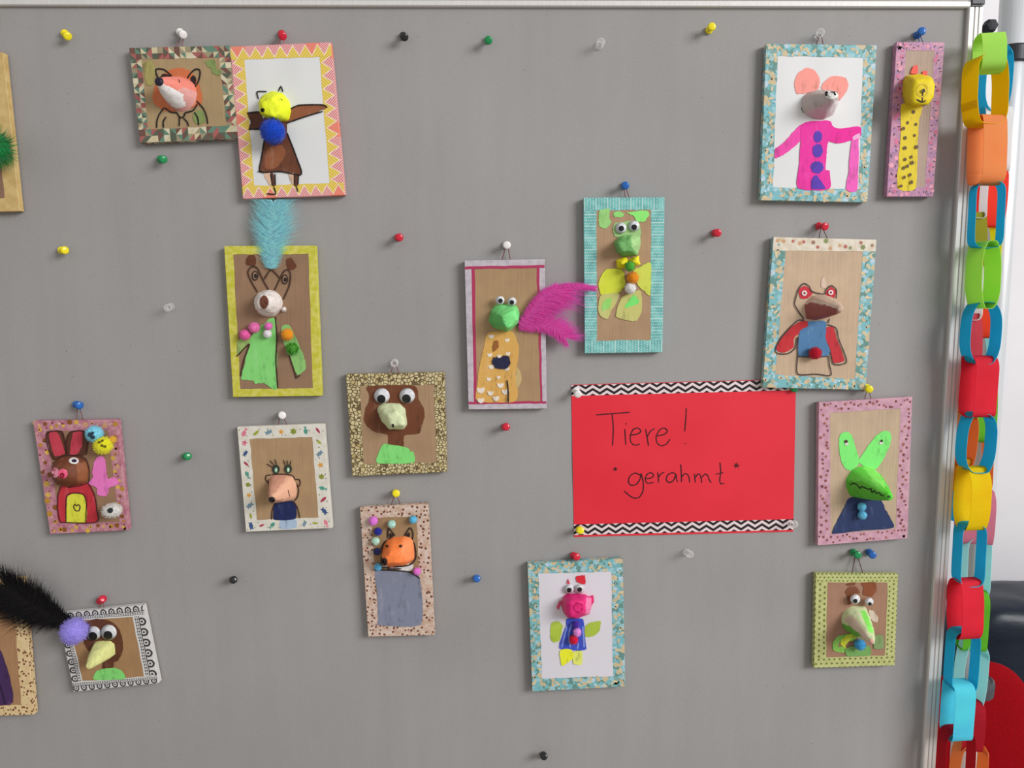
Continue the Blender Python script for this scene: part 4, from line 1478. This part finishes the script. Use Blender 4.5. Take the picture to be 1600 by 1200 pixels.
# --- green frog with pink feathers
p = Pic('framed_frog_picture', 'tan picture of a green frog in a yellow coat with pink feathers', V8,
        [(105, 190), (603, 182), (615, 1112), (130, 1117)], [(166, 242), (552, 236), (580, 1066), (180, 1072)], tape_line(), card_mat((166, 132, 94)))
p.paint('painted_coat', (208, 160, 84), [(250, 642), (400, 630), (432, 690), (445, 740), (425, 900), (426, 1066), (182, 1066), (184, 950), (202, 820), (222, 740)])
p.paint('coat_tail', (190, 164, 110), [(428, 850), (450, 880), (462, 930), (445, 972), (428, 980)])
for (x, y, r) in ((270, 662, 17), (370, 685, 15), (262, 778, 17), (375, 770, 16), (272, 852, 19), (368, 866, 16), (256, 930, 15), (316, 918, 13), (206, 998, 26), (328, 968, 22), (360, 1008, 24), (265, 1016, 20), (300, 1050, 22), (320, 786, 14), (205, 1062, 22)):
    p.paint('white_scallop', (222, 210, 196), [(x - r, y - r * .5), (x - r * .3, y - r * .4), (x + r * .4, y - r * .6), (x + r, y - r * .4), (x + r * .7, y + r * .5), (x, y + r * .8), (x - r * .7, y + r * .5)], 2, 1.5)
p.paint('painted_patch', (146, 90, 42), [(290, 692), (312, 690), (316, 730), (286, 756), (282, 735)])
p.paint('painted_bow', (30, 32, 62), [(325, 797), (350, 782), (380, 790), (390, 830), (365, 864), (300, 860), (276, 830), (286, 794)])
p.ink([[(368, 935), (376, 1000), (376, 1075)]], 9)
p.snout('carton_snout', (122, 218, 128), [(270, 495), (300, 462), (360, 460), (430, 470), (450, 520), (442, 580), (372, 637), (290, 612), (252, 572)],
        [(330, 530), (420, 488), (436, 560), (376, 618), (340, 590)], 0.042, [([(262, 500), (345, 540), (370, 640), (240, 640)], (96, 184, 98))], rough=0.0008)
p.eye((325, 437), 28, (328, 440), 14, 0.02)
p.eye((400, 445), 28, (399, 450), 14, 0.02)
PK = (255, 112, 208)
p.feather([(440, 600), (520, 602), (600, 600), (660, 618), (705, 645), (735, 672)], lambda t: 30 + 50 * t, lambda t: 35 + 95 * min(1, t * 1.6), PK, 800, 0.014, 0.017, 0.5, label='bright pink feather', dark=0.94)
p.feather([(455, 595), (495, 535), (545, 465), (605, 405), (665, 372)], lambda t: 55 + 165 * min(1, t * 1.5), lambda t: 30 + 25 * t, PK, 1100, 0.015, 0.019, 0.25, label='bright pink feather with a wide vane', dark=0.94)
p.feather([(660, 378), (720, 356), (800, 350), (860, 354), (915, 362)], lambda t: 46 - 16 * t, lambda t: 36 - 10 * t, PK, 700, 0.015, 0.019, 1.2, label='narrow pink feather reaching to the teal frame', dark=0.94)
p.string((792, 384), [(332, 184), (392, 183)])

# --- crocodile-like frog in teal tape
p = Pic('framed_winged_frog_picture', 'tan picture of a winged green frog with yellow bow in teal knit tape', U1,
        [(90, 157), (592, 155), (578, 1120), (97, 1127)], [(167, 235), (508, 232), (506, 1045), (170, 1050)], tape_knit(), card_mat((170, 134, 100)))
LG = (140, 208, 112)
p.paint('green_dab', (148, 200, 118), [(182, 285), (190, 236), (250, 226), (246, 280), (260, 310), (230, 346), (186, 336)])
p.paint('green_dab', LG, [(274, 254), (300, 240), (340, 256), (330, 275), (282, 276)])
p.paint('green_dab', (136, 222, 110), [(360, 250), (430, 238), (480, 236), (500, 260), (462, 306), (420, 300), (400, 268)])
p.paint('painted_head', (150, 186, 122), [(270, 350), (290, 312), (420, 300), (442, 340), (440, 400), (290, 400)])
p.paint('painted_wing', (202, 210, 56), [(240, 600), (330, 608), (348, 700), (300, 752), (200, 764), (182, 692), (212, 622)])
p.paint('painted_wing', (198, 206, 80), [(400, 610), (440, 590), (506, 565), (504, 760), (470, 742), (428, 704)])
p.paint('painted_leg', (188, 186, 112), [(178, 850), (196, 765), (312, 756), (262, 860), (236, 915), (195, 896)])
p.paint('painted_leg', (190, 186, 110), [(288, 890), (330, 775), (440, 736), (452, 850), (420, 925), (330, 916)])
p.paint('green_dab', (140, 204, 100), [(202, 862), (214, 800), (262, 782), (250, 842)])
p.paint('green_dab', (118, 218, 104), [(344, 842), (398, 762), (436, 800), (420, 822)])
p.snout('carton_snout', (112, 172, 98), [(276, 435), (310, 396), (390, 385), (442, 402), (446, 452), (424, 516), (330, 522), (288, 492)],
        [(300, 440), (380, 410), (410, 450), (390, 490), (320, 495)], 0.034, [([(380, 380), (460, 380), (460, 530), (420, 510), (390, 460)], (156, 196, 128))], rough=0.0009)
p.eye((322, 345), 34, (323, 348), 17)
p.eye((403, 332), 34, (404, 340), 17)
p.snout('bow_wing', (222, 210, 30), [(288, 545), (355, 522), (372, 560), (362, 600), (296, 598)], (330, 560, 18), 0.02, rough=0.001)
p.snout('bow_wing', (224, 212, 40), [(364, 540), (432, 520), (442, 575), (400, 585)], (405, 550, 14), 0.02, rough=0.001)
p.pom((78, 158, 52), (378, 585), 32, depth=0.024)
p.pom((232, 136, 26), (395, 656), 38)
p.pom((222, 214, 206), (380, 722), 36)
p.string((976, 292), [(352, 158), (380, 156)])

# --- pink pig
trop = tape_tropic()
tropd = [('capsule', ((206, 188, 152), (198, 176, 138)), 1.6, (0.13, 0.18), False), ('dot', ((182, 214, 226), (92, 150, 148)), 1.6, (0.06, 0.1), False)]
p = Pic('framed_pig_picture', 'white picture of a pink pig in a blue dress with green wings in turquoise tape', U3,
        [(113, 190), (795, 155), (815, 1072), (148, 1108)], [(190, 257), (718, 245), (728, 1000), (217, 1016)], trop, paper_mat((210, 206, 212)), tropd)
p.paint('painted_wing', (166, 188, 62), [(284, 618), (330, 605), (366, 635), (342, 740), (300, 756), (277, 720)])
p.paint('painted_wing', (164, 186, 64), [(528, 642), (570, 612), (640, 605), (630, 670), (590, 710), (530, 712)])
p.paint('painted_dress', (58, 78, 186), [(398, 585), (512, 590), (522, 700), (536, 800), (480, 816), (342, 802), (362, 710), (390, 640)])
for st in ([(395, 640), (375, 720), (360, 790)], [(510, 640), (516, 720), (520, 790)], [(430, 620), (410, 700), (420, 790)], [(480, 760), (470, 805)]):
    p.ink([st], 13, (120, 140, 214), 'brush_stroke')
p.paint('painted_foot', (226, 226, 44), [(346, 815), (430, 808), (442, 870), (402, 900), (360, 922)])
p.paint('painted_foot', (218, 222, 104), [(445, 826), (505, 822), (500, 914), (446, 910)])
p.paint('painted_comb', (208, 36, 52), [(464, 282), (525, 275), (527, 335), (470, 322)])
p.paint('painted_comb', (200, 60, 80), [(396, 316), (406, 300), (418, 332), (400, 334)], 2)
p.paint('pink_smear', (206, 74, 110), [(322, 500), (345, 455), (356, 470), (336, 520)], 3)
p.snout('carton_snout', (222, 38, 118), [(352, 470), (366, 420), (400, 402), (520, 405), (575, 432), (580, 480), (560, 550), (460, 582), (400, 572), (368, 540)],
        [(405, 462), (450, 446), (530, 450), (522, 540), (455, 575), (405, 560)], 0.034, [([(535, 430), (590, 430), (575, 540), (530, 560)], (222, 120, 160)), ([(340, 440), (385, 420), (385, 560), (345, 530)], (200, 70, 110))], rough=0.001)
p.paint('painted_ear', (214, 50, 110), [(560, 430), (586, 418), (592, 462), (572, 490)])
p.ink([[(478 + 32 * math.cos(a), 505 + 32 * math.sin(a)) for a in [i * PI / 6 for i in range(13)]]], 8, (178, 16, 84), 'nose_ring')
p.eye((412, 372), 34, (413, 378), 18)
p.eye((487, 372), 34, (488, 375), 18)
p.pom((76, 40, 156), (462, 627), 26)
p.pom((224, 140, 206), (470, 682), 30, 34)
p.pom((198, 14, 56), (445, 738), 33)
p.string((898, 871), [(440, 172), (466, 171)])

# --- mouse in pink
p = Pic('framed_mouse_picture', 'white picture of a grey mouse in a magenta coat with salmon ears in turquoise tape', U4,
        [(150, 155), (838, 165), (780, 1142), (112, 1130)], [(220, 230), (752, 241), (728, 1062), (192, 1052)], trop, paper_mat((216, 215, 214)), tropd)
SAL = (236, 148, 136)
p.paint('painted_ear', SAL, [(328, 392), (345, 340), (400, 304), (452, 320), (482, 370), (476, 436), (400, 462), (345, 466), (330, 440)])
p.paint('painted_ear', SAL, [(494, 432), (520, 382), (570, 355), (640, 365), (662, 400), (650, 452), (602, 512), (560, 470)])
MG = (226, 28, 146)
p.paint('painted_sleeve', (228, 66, 160), [(372, 660), (362, 760), (282, 830), (206, 870), (204, 812), (260, 770), (330, 690)])
p.paint('painted_sleeve', MG, [(540, 660), (600, 682), (735, 672), (730, 742), (600, 775), (530, 752)])
p.paint('painted_coat', (224, 40, 150), [(368, 662), (430, 636), (545, 635), (562, 680), (535, 770), (524, 860), (520, 940), (545, 950), (542, 1062), (348, 1056), (356, 900), (364, 760)])
p.paint('painted_scarf', (230, 90, 178), [(684, 756), (726, 746), (718, 1063), (650, 1061), (665, 950)])
p.paint('pink_smear', (230, 170, 206), [(690, 735), (730, 712), (735, 735), (700, 755)])
VI = (84, 50, 166)
for q, rx, ry in (((471, 735), 28, 38), ((470, 822), 33, 42), ((467, 925), 41, 38)):
    p.paint('painted_button', VI, circle_pts(q[0], q[1], rx, ry, 10), 3)
p.paint('painted_button', VI, [(432, 1057), (438, 990), (464, 974), (490, 1010), (518, 1057)], 3)
p.snout('carton_head', (188, 174, 170), [(368, 490), (410, 456), (480, 440), (560, 446), (592, 475), (596, 540), (572, 600), (500, 632), (430, 622), (385, 592), (364, 560)],
        [(530, 470), (575, 462), (598, 490), (570, 520), (535, 510)], 0.045,
        [([(370, 590), (520, 530), (560, 500), (545, 570), (480, 640)], (196, 170, 174)), ([(530, 560), (560, 510), (620, 510), (600, 600), (560, 625), (515, 620)], (216, 208, 206))], rough=0.0005)
p.spot('eye_patch', (220, 216, 212), (556, 476), 40, 24)
p.spot('painted_eye', (30, 28, 30), (526, 468), 9, 14)
p.spot('painted_eye', (30, 28, 30), (577, 466), 9, 13)
p.ink([[(528, 488), (545, 482), (560, 490), (575, 484)], [(368, 552), (378, 585)], [(520, 456), (512, 462)]], 6, (80, 70, 70))
p.string((1282, 56), [(455, 160), (510, 160)])

# --- giraffe
p = Pic('framed_giraffe_picture', 'narrow tan picture of a yellow spotted giraffe in glossy pink flower tape', U5,
        [(160, 178), (448, 180), (378, 1110), (100, 1110)], [(216, 226), (388, 230), (330, 1056), (166, 1062)],
        tape_mottle('tape_bloom', (156, 110, 146), (192, 130, 154), 1.8, 0.35, 0.8), card_mat((176, 150, 130)),
        decals=[('leaf', ((64, 52, 62), (86, 66, 80)), 2.0, (0.12, 0.19), False), ('flower', ((202, 104, 138), (178, 128, 172), (220, 150, 168)), 1.7, (0.2, 0.32), False)])
p.paint('painted_neck', (216, 192, 36), [(190, 555), (312, 560), (296, 650), (286, 800), (274, 1060), (166, 1060), (172, 880), (186, 700)])
for q in ((260, 600), (225, 665), (275, 675), (267, 742), (210, 757), (208, 818), (278, 812), (210, 887), (247, 872), (253, 907), (202, 938), (225, 927), (205, 995), (240, 980), (248, 1025), (185, 1048), (200, 700)):
    p.spot('neck_spot', (92, 66, 28), q, random.uniform(7, 12), random.uniform(9, 12))
p.paint('painted_horn', (226, 88, 76), [(246, 366), (260, 322), (285, 316), (286, 362)], 3)
p.paint('painted_horn', (226, 88, 76), [(316, 384), (318, 354), (345, 354), (341, 386)], 3)
p.snout('carton_head', (220, 196, 22), [(196, 410), (215, 380), (300, 368), (370, 386), (388, 430), (384, 510), (350, 556), (260, 562), (208, 550), (192, 500)],
        [(262, 402), (368, 398), (390, 440), (380, 505), (350, 556), (255, 552), (244, 520)], 0.044, [([(180, 370), (262, 390), (244, 570), (180, 560)], (206, 178, 24))], bulge=0.0, rough=0.0004)  # left face of the box darker, side shade painted in
p.ink([[(313 + 34 * math.cos(a), 470 + 38 * math.sin(a)) for a in [i * PI / 6 for i in range(13)]]], 8, (200, 172, 16), 'muzzle_ring')
p.spot('nose', (60, 44, 20), (316, 474), 12)
p.ink([[(316, 476), (313, 538)], [(280, 524), (312, 541), (334, 530)]], 8, (60, 42, 20))
p.string((1436, 54), [(300, 178), (325, 178)], (50, 70, 120))

# --- red armed frog
p = Pic('framed_red_frog_picture', 'tan picture of a frog with blue shirt and red arms in turquoise tape', U6,
        [(155, 163), (797, 180), (727, 1115), (88, 1100)], [(230, 246), (712, 250), (664, 1050), (165, 1022)], trop, card_mat((192, 162, 130)), tropd,
        strips={0: tape_mottle('tape_pale_floral', (202, 188, 166), (218, 208, 192))},
        printer={0: [('flower', ((176, 96, 88), (130, 140, 88), (196, 150, 110), (150, 110, 90)), 1.8, (0.14, 0.26), False)]})
p.paint('white_spot', (204, 178, 160), [(455, 430), (470, 405), (485, 440), (480, 480), (455, 475)])
p.paint('painted_eye', (192, 42, 56), [(312, 492), (345, 468), (376, 480), (398, 515), (366, 546), (325, 546)])
p.paint('painted_eye', (192, 42, 56), [(483, 505), (513, 472), (546, 500), (530, 546), (490, 536)])
p.paint('painted_sleeve', (188, 40, 46), [(374, 690), (360, 730), (286, 790), (280, 850), (222, 884), (176, 870), (186, 820), (260, 730), (320, 690)])
p.paint('painted_sleeve', (188, 40, 50), [(478, 732), (530, 725), (550, 800), (596, 930), (530, 946), (510, 860), (480, 800)])
p.paint('painted_shirt', (74, 118, 160), [(372, 690), (470, 685), (486, 712), (480, 790), (510, 890), (450, 910), (314, 905), (315, 780), (322, 745), (372, 718)])
p.snout('carton_mouth', (190, 164, 144), [(345, 580), (390, 530), (450, 516), (520, 536), (572, 576), (586, 606), (560, 630), (500, 660), (420, 682), (356, 672)],
        (568, 610, 22), 0.05, [([(345, 590), (395, 568), (480, 584), (550, 612), (556, 645), (440, 690), (350, 680)], (146, 82, 76))], rough=0.0004)
p.ink([[(345, 676), (290, 592), (290, 556), (310, 490), (342, 452), (376, 468), (396, 502), (472, 518), (484, 490), (515, 465), (546, 490), (547, 545)],
       [(345, 684), (308, 682), (250, 735), (195, 800), (165, 868), (185, 890), (245, 890), (290, 855), (302, 790)], [(490, 708), (546, 732), (562, 800), (611, 940), (532, 956), (508, 880)],
       [(306, 785), (305, 900), (306, 1016), (420, 1018), (512, 1026), (504, 960), (496, 905)], [(306, 908), (400, 912), (496, 906)], [(505, 670), (495, 700)]], 7, (66, 52, 50))
p.spot('eye_ring', (222, 206, 202), (347, 512), 17)
p.spot('pupil', (120, 30, 40), (347, 512), 7)
p.spot('eye_ring', (222, 206, 202), (512, 508), 16)
p.spot('pupil', (120, 30, 40), (512, 508), 7)
p.ink([[(360, 582), (400, 562), (480, 580), (548, 606)]], 6, (206, 188, 172), 'lip_line')
p.pom((176, 12, 40), (415, 888), 40)
p.string((1284, 357), [(437, 170), (502, 172)], (80, 56, 60))

# --- green long eared head, navy sweater
p = Pic('framed_crocodile_picture', 'tan picture of a bright green long snouted animal in a navy sweater', U7,
        [(128, 168), (750, 130), (718, 1075), (120, 1122)], [(200, 236), (672, 207), (640, 1012), (205, 1046)], tape_mottle('tape_pink', (184, 136, 154), (202, 156, 170), 1.5, 0.35, 0.7), card_mat((188, 160, 128)),
        decals=[('star', ((112, 58, 56), (136, 72, 66), (150, 90, 70)), 3.2, (0.11, 0.19), False)])
CG = (122, 226, 112)
p.paint('painted_ear', CG, [(262, 410), (280, 374), (320, 364), (350, 390), (372, 470), (396, 545), (392, 582), (340, 622), (296, 600), (268, 520)])
p.paint('painted_ear', CG, [(392, 562), (440, 482), (500, 402), (550, 360), (596, 362), (612, 400), (592, 480), (520, 606), (450, 604)])
p.paint('painted_sweater', (38, 52, 92), [(322, 812), (400, 800), (540, 820), (570, 880), (606, 940), (622, 1008), (400, 1026), (218, 1046), (250, 960), (292, 880)])
for q in ((312, 444), (542, 438)):
    p.spot('eye_white', (220, 206, 206), q, 13, 9)
p.spot('pupil', (76, 44, 40), (308, 427), 12, 10)
p.spot('pupil', (60, 60, 40), (546, 424), 9)
p.snout('carton_snout', (88, 200, 54), [(308, 672), (345, 616), (400, 590), (480, 600), (530, 640), (556, 700), (545, 785), (480, 815), (400, 808), (332, 792), (306, 730)],
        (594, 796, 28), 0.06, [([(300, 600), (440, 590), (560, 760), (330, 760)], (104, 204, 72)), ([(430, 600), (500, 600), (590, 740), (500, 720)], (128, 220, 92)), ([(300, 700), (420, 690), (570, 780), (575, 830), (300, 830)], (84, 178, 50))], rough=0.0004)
p.ink([[(338, 722), (352, 708), (376, 712), (390, 728), (404, 742), (412, 728), (430, 736), (462, 748), (476, 742), (482, 770), (500, 756), (510, 775), (530, 770), (545, 788), (560, 790)]], 9, (28, 50, 24), 'mouth_line')
p.spot('nostril', (36, 84, 26), (594, 797), 10)
p.pom((98, 178, 212), (414, 866), 28)
p.pom((98, 178, 212), (418, 921), 29)
p.string((1356, 609), [(428, 150), (482, 147)])

# --- long nosed frog lower right
p = Pic('framed_long_nosed_frog_picture', 'small picture of a long nosed green frog in green dotted tape', U8,
        [(130, 298), (797, 300), (770, 1040), (115, 1060)], [(220, 365), (715, 366), (690, 960), (214, 976)], tape_dotrows(), card_mat((158, 116, 90)))
HB = (116, 68, 42)
p.paint('painted_hair', HB, [(374, 378), (450, 364), (446, 390), (386, 393)], 3)
p.paint('painted_hair', HB, [(370, 440), (400, 405), (455, 400), (490, 450), (440, 460), (420, 540), (392, 540), (385, 480)])
p.paint('painted_hair', (130, 72, 42), [(500, 371), (615, 365), (622, 440), (582, 480), (515, 465), (522, 410)])
p.paint('cream_dab', (200, 182, 166), [(560, 590), (600, 600), (635, 650), (628, 690), (585, 672)])
p.paint('green_swirl', (126, 180, 76), [(460, 790), (400, 785), (310, 805), (270, 850), (272, 920), (360, 940), (370, 890), (310, 890), (330, 850), (440, 840)])
p.paint('yellow_swirl', (196, 204, 52), [(400, 790), (450, 784), (475, 815), (420, 822), (370, 880), (384, 910), (330, 870), (350, 820)], 4)
p.paint('green_dab', (112, 160, 86), [(382, 900), (560, 880), (572, 958), (384, 965)])
p.paint('green_dab', (124, 148, 96), [(606, 800), (676, 800), (680, 900), (604, 902)])
p.snout('carton_snout', (196, 206, 158), [(336, 640), (360, 592), (420, 556), (530, 556), (566, 640), (580, 720), (520, 790), (430, 792), (352, 740), (336, 690)],
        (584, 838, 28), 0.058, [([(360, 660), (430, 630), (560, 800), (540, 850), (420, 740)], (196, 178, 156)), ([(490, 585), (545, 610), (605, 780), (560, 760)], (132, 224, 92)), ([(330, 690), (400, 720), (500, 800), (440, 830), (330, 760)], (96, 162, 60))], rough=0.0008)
p.spot('nose', (208, 160, 146), (580, 845), 20)
p.eye((452, 505), 40, (451, 516), 18, FRONT + 0.006)
p.eye((567, 525), 33, (570, 540), 15, FRONT + 0.006)
p.pom((64, 150, 200), (490, 872), 45)
p.string((1338, 868), [(418, 298), (524, 298)], (84, 50, 50))

# ------------------------------------------------------------------ push pins
PINC = {'yellow': (232, 214, 24), 'white': (226, 222, 218), 'red': (196, 22, 48), 'green': (20, 132, 74), 'black': (26, 25, 26), 'blue': (28, 94, 170), 'clear': None}
PROF = [(0.0012, 0.0008), (0.0050, 0.0010), (0.0057, 0.0020), (0.0056, 0.0034), (0.0046, 0.0042), (0.0032, 0.0052), (0.0029, 0.0075), (0.0031, 0.0105), (0.0040, 0.0125), (0.0055, 0.0138), (0.0060, 0.0152), (0.0058, 0.0168), (0.0048, 0.0176), (0.0030, 0.0179), (0.0010, 0.0180)]
PROF = [(r * 0.86, z) for r, z in PROF]
_pin = {}
def pushpin(col, collar, head, label, base=0.0005):
    a = W(*collar, base + 0.002)
    b = W(*head, base + 0.0155)
    ax = (b - a).normalized()
    root = thing('pushpin', label, 'pushpin', a - ax * 0.002, 'pushpins on the grey board')
    root.rotation_mode = 'QUATERNION'
    root.rotation_quaternion = Vector((0, 0, 1)).rotation_difference(ax)
    if col not in _pin:
        v, f = lathe(PROF, 24)
        m = clear_mat() if col == 'clear' else plain_mat(PINC[col], 0.25, 0.5, name='pin_plastic')
        h_ = mesh_obj('head', v, f, m, root, smooth=True)
        v, f = lathe([(0.0001, -0.009), (0.0005, -0.007), (0.0006, 0.001)], 8)
        n_ = mesh_obj('needle', v, f, metal_mat('steel', (190, 190, 190), 0.25), root)
        _pin[col] = (h_, n_)
    else:
        for o in _pin[col]:
            c = o.copy()
            COL.objects.link(c)
            c.parent = root
for args in [
    ('yellow', (101, 52), (108, 59), 'yellow pushpin near the upper left corner of the board'),
    ('white', (281, 50), (288, 56), 'white pushpin holding the fox picture with mosaic tape'),
    ('red', (440, 53), (442, 57), 'red pushpin holding the picture of the yellow headed bird'),
    ('green', (251, 249), (256, 249), 'green pushpin below the fox picture with mosaic tape'),
    ('black', (630, 56), (632, 58), 'black pushpin at the top of the board, left of a green one'),
    ('green', (763, 62), (763, 63), 'green pushpin at the top of the board, right of a black one'),
    ('clear', (937, 71), (939, 66), 'clear pushpin alone at the top of the board'),
    ('yellow', (1108, 47), (1112, 42), 'yellow pushpin at the top of the board, left of the mouse picture'),
    ('clear', (1279, 57), (1282, 51), 'clear pushpin holding the mouse picture'),
    ('blue', (1433, 55), (1440, 49), 'blue pushpin holding the giraffe picture'),
    ('red', (622, 371), (624, 371), 'red pushpin alone above and left of the pink feather frog picture'),
    ('red', (1117, 364), (1121, 364), 'red pushpin left of the pin of the red armed frog picture'),
    ('blue', (976, 290), (977, 290), 'blue pushpin holding the teal taped frog picture'),
    ('white', (791, 383), (792, 383), 'white pushpin holding the picture with pink feathers'),
    ('red', (1279, 353), (1289, 354), 'red pushpin holding the picture of the red armed frog'),
    ('yellow', (96, 391), (103, 391), 'yellow pushpin alone on the left side of the board'),
    ('clear', (267, 479), (262, 481), 'clear pushpin alone left of the horned animal picture'),
    ('blue', (119, 632), (126, 634), 'blue pushpin holding the rabbit picture'),
    ('clear', (617, 566), (616, 568), 'clear pushpin holding the owl picture'),
    ('white', (440, 648), (441, 649), 'white pushpin holding the picture in sea creature tape'),
    ('green', (290, 713), (294, 713), 'green pushpin alone between the rabbit and sea creature tape pictures'),
    ('red', (789, 667), (791, 667), 'red pushpin alone under the picture with pink feathers'),
    ('yellow', (618, 770), (619, 771), 'yellow pushpin holding the orange fox picture'),
    ('red', (156, 939), (163, 934), 'red pushpin holding the black feather bird picture'),
    ('black', (364, 906), (365, 906), 'black pushpin alone under the picture in sea creature tape'),
    ('blue', (744, 904), (745, 904), 'blue pushpin alone between the orange fox and pig pictures'),
    ('red', (896, 868), (901, 870), 'red pushpin holding the pig picture'),
    ('clear', (1073, 863), (1078, 866), 'clear pushpin alone under the red sign'),
    ('yellow', (1353, 605), (1358, 608), 'yellow pushpin holding the bright green snout picture'),
    ('green', (1333, 863), (1340, 867), 'dark green pushpin holding the picture in green dotted tape'),
    ('blue', (1358, 863), (1363, 867), 'blue pushpin beside the dark green pin above the green dotted tape picture'),
    ('black', (849, 1180), (850, 1182), 'black pushpin at the bottom of the board'),
    ('white', (900, 610), (903, 616), 'white pushpin in the upper left corner of the red sign', 0.003),
    ('yellow', (905, 828), (907, 829), 'yellow pushpin in the lower left corner of the red sign', 0.003),
    ('clear', (1235, 818), (1241, 819), 'clear pushpin in the lower right corner of the red sign', 0.003),
    ('green', (1239, 606), (1241, 607), 'green pushpin under the red frog picture at the sign corner', -0.0095),
    ('red', (-22, 886), (-21, 886), 'red pushpin holding the cropped purple picture at the lower left'),
    ('yellow', (-20, 22), (-18, 22), 'yellow pushpin holding the cropped gold taped picture at the upper left'),
]:
    pushpin(*args)
